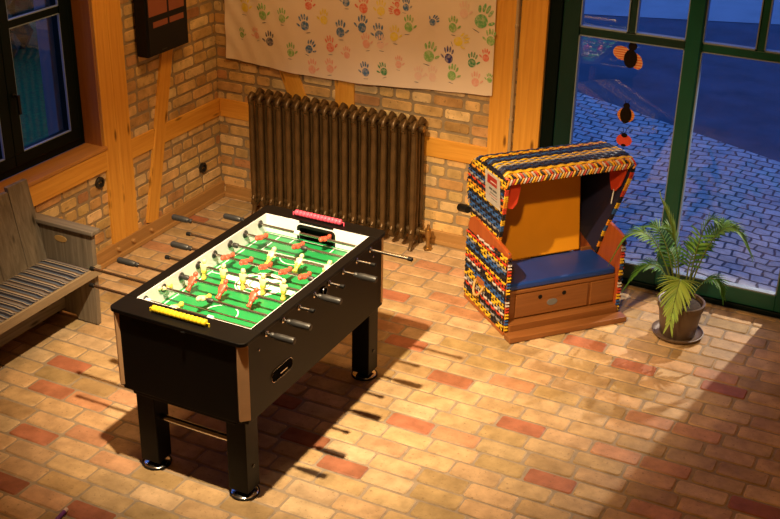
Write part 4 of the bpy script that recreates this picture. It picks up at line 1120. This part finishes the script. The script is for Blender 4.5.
# ================================================================== PALM
PC = Vector((3.645, -.495, 0))
sc_ = MB(); sc_.lathe([(.0, .0), (.130, .0), (.150, .012), (.156, .026), (.151, .027), (.143, .016), (.125, .008), (.0, .008)], PC, 'z', 40)
tag(sc_.build('plant_saucer', M['terracotta'], smooth=45), 'round taupe saucer on the brick floor under the palm pot', 'saucer')
PL = thing('potted_palm', 'green areca palm in a taupe pot standing by the glazed door', 'plant', PC + Vector((0, 0, .009)))
mb = MB(); mb.lathe([(.0, .009), (.100, .009), (.106, .014), (.128, .170), (.131, .190), (.139, .192), (.141, .226), (.136, .230), (.128, .226), (.124, .200), (.0, .198)], PC, 'z', 48)
mb.build('pot', M['terracotta'], parent=PL, smooth=45)
mb = MB(); mb.lathe([(.0, .199), (.1235, .199), (.120, .206), (.07, .212), (.0, .216)], PC, 'z', 32); mb.build('soil', M['soil'], parent=PL, smooth=60)
lr = random.Random(21)
G1, G2, G3 = (.07, .20, .028), (.15, .32, .05), (.33, .48, .09)
def frond(base, mid, tip, n, ll, c, spread=60, closed=False):
    mb = MB(); b, m_, t_ = Vector(base), Vector(mid), Vector(tip)
    # quadratic bezier through mid
    ctrl = (m_ - (b + t_) * .25) * 2
    P = lambda t: b * (1 - t) ** 2 + ctrl * 2 * t * (1 - t) + t_ * t * t
    pts = [P(i / 16) for i in range(17)]
    mb.tube(pts, [lerp(.0055, .0015, i / 16) for i in range(17)], 7, 0, (.16, .22, .05))
    for i in range(n):
        t = lerp(.30 if not closed else .55, 1.0, (i + .5) / n); p = P(t); d = (P(min(1, t + .01)) - P(t - .01)).normalized()
        side = d.cross(Vector((0, 0, 1)))
        if side.length < .2: side = d.cross(Vector((.3, 1, 0)))
        side.normalize(); upv = side.cross(d).normalized()
        env = math.sin(PI * min(1, .25 + .75 * (t - .3) / .7)) ** .6 if t < .97 else .6
        for sg in (-1, 1):
            L = ll * max(.45, env) * lr.uniform(.88, 1.1); sp = math.radians((spread if not closed else 7) * lerp(1, .45, (t - .3) / .7) + lr.uniform(-5, 5))
            dirv = (d * math.cos(sp) + side * sg * math.sin(sp) + upv * .18).normalized()
            wd = .0068 if not closed else .0062
            cc = vary(c, .22, lr); prev = None; q = p.copy(); vs = []
            nseg = 6
            for k in range(nseg + 1):
                f = k / nseg; wv = wd * (math.sin(PI * min(1, .12 + .88 * f)) ** .7) * (1 if f < .99 else .15)
                wn = dirv.cross(upv); wn = wn.normalized() if wn.length > .05 else side
                vs += [q + wn * wv + upv * .0, q - upv * wv * .45, q - wn * wv]
                dirv = (dirv + Vector((0, 0, -1)) * (.11 if not closed else .0)).normalized(); q = q + dirv * L / nseg
            fs = []
            for k in range(nseg):
                a = 3 * k; fs += [(a, a + 3, a + 4, a + 1), (a + 1, a + 4, a + 5, a + 2)]
            mb.add(vs, fs, 0, cc)
    return mb.build('frond', M['leaf'], parent=PL, smooth=60, fixn=False)
def FB(dx, dy): return PC + Vector((dx, dy, .20))
F = [
    ((-.02, .01), (3.575, -.50, .55), (3.455, -.51, .84), 16, .13, (.34, .46, .10), True),
    ((.02, .0), (3.800, -.46, .70), (3.985, -.44, .60), 26, .125, G2, False),
    ((.0, .02), (3.74, -.36, .62), (3.86, -.26, .66), 22, .11, G1, False),
    ((-.02, -.01), (3.400, -.53, .62), (3.215, -.56, .44), 24, .125, G2, False),
    ((-.03, .02), (3.46, -.43, .60), (3.330, -.40, .56), 20, .11, G1, False),
    ((.0, -.02), (3.650, -.64, .43), (3.650, -.78, .21), 24, .155, G3, False),
    ((-.02, -.02), (3.480, -.58, .46), (3.330, -.62, .30), 22, .125, G1, False),
    ((.02, .0), (3.70, -.46, .66), (3.77, -.46, .76), 18, .10, G2, False),
    ((.03, -.01), (3.79, -.52, .42), (3.885, -.54, .34), 18, .11, G1, False),
    ((-.01, .0), (3.56, -.50, .60), (3.47, -.50, .66), 18, .10, G2, False),
    ((.01, .01), (3.66, -.43, .52), (3.72, -.30, .52), 18, .11, G1, False),
    ((-.02, .01), (3.54, -.40, .46), (3.44, -.30, .40), 18, .11, G1, False),
]
for (dx, dy), mid, tip, n, ll, c, cl in F: frond(FB(dx, dy), mid, tip, n, ll, c, 58, cl)

# purple pen lying on the bricks at the bottom of the view
pn = thing('felt_pen', 'purple felt pen with a pale tip lying on the brick floor', 'pen', (1.553, -3.66, .012))
p0, p1 = Vector((1.540, -3.570, .011)), Vector((1.563, -3.72, .011))
mb = MB(); mb.tube([p0 + (p1 - p0) * .16, p1], .0105, 14); mb.build('barrel', M['purple'], parent=pn, smooth=40)
mb = MB(); mb.tube([p0, p0 + (p1 - p0) * .02, p0 + (p1 - p0) * .16], [.006, .010, .0107], 14); mb.build('cap', M['pale'], parent=pn, smooth=40)

# ------------------------------------------------------------------ camera
RM = ((0.89627, -0.44280, 0.01770), None, None)
f_px = 1180.50
yaw, pit, roll = -0.45909058, 0.44944774, 0.01965142
fw = Vector((math.sin(yaw) * math.cos(pit), math.cos(yaw) * math.cos(pit), -math.sin(pit)))
rt = Vector((math.cos(yaw), -math.sin(yaw), 0)); up = rt.cross(fw)
r2 = rt * math.cos(roll) + up * math.sin(roll); u2 = -rt * math.sin(roll) + up * math.cos(roll)
cam = bpy.data.cameras.new('camera'); co = bpy.data.objects.new('camera', cam); COL.objects.link(co)
m = Matrix((r2, u2, -fw)).transposed().to_4x4(); m.translation = (4.8601, -6.9174, 3.5); co.matrix_world = m
cam.sensor_fit = 'HORIZONTAL'; cam.sensor_width = 36; cam.lens = 36 * f_px / 780
scene.camera = co
# ------------------------------------------------------------------ light
def spot(name, loc, tgt, power, col, size, blend, rad):
    l = bpy.data.lights.new(name, 'SPOT'); l.energy = power; l.color = col; l.spot_size = math.radians(size); l.spot_blend = blend; l.shadow_soft_size = rad
    o = bpy.data.objects.new(name, l); COL.objects.link(o); o.location = loc
    o.rotation_euler = (Vector(tgt) - Vector(loc)).to_track_quat('-Z', 'Y').to_euler(); return o
WARM = (1.0, .75, .45)
spot('pendant_lamp', (2.28, -3.50, 3.3), (1.85, -1.70, 0), 1250, WARM, 68, 1.0, .035)
spot('chair_fill', (3.9, -5.4, 4.3), (2.95, -.45, .5), 820, (1.0, .63, .27), 31, 1.0, .12)  # added frontal fill spot to brighten the chair, no visible fixture
l = bpy.data.lights.new('room_fill', 'AREA'); l.energy = 13; l.color = (1, .56, .21); l.shape = 'RECTANGLE'; l.size = 4; l.size_y = 3  # added overhead area fill for soft warm brightness, not an actual fixture
o = bpy.data.objects.new('room_fill', l); COL.objects.link(o); o.location = (3.0, -3.0, 4.8)
l = bpy.data.lights.new('wall_fill', 'POINT'); l.energy = 105; l.color = (1, .56, .20); l.shadow_soft_size = .25  # added point fill that lifts the brick walls and timbers, unseen source
o = bpy.data.objects.new('wall_fill', l); COL.objects.link(o); o.location = (1.6, -1.6, 3.4)
spot('street_lamp', (4.45, 2.3, 2.6), (3.55, -.75, 0), 720, (1, .82, .6), 34, .5, .03)
w = bpy.data.worlds.new('dusk'); scene.world = w; w.use_nodes = True
bg = w.node_tree.nodes['Background']; bg.inputs[0].default_value = (.055, .150, .52, 1); bg.inputs[1].default_value = 1.65
vs = scene.view_settings
vs.view_transform = 'Standard'; vs.look = 'None'; vs.gamma = 1; vs.use_curve_mapping = False; vs.exposure = 0
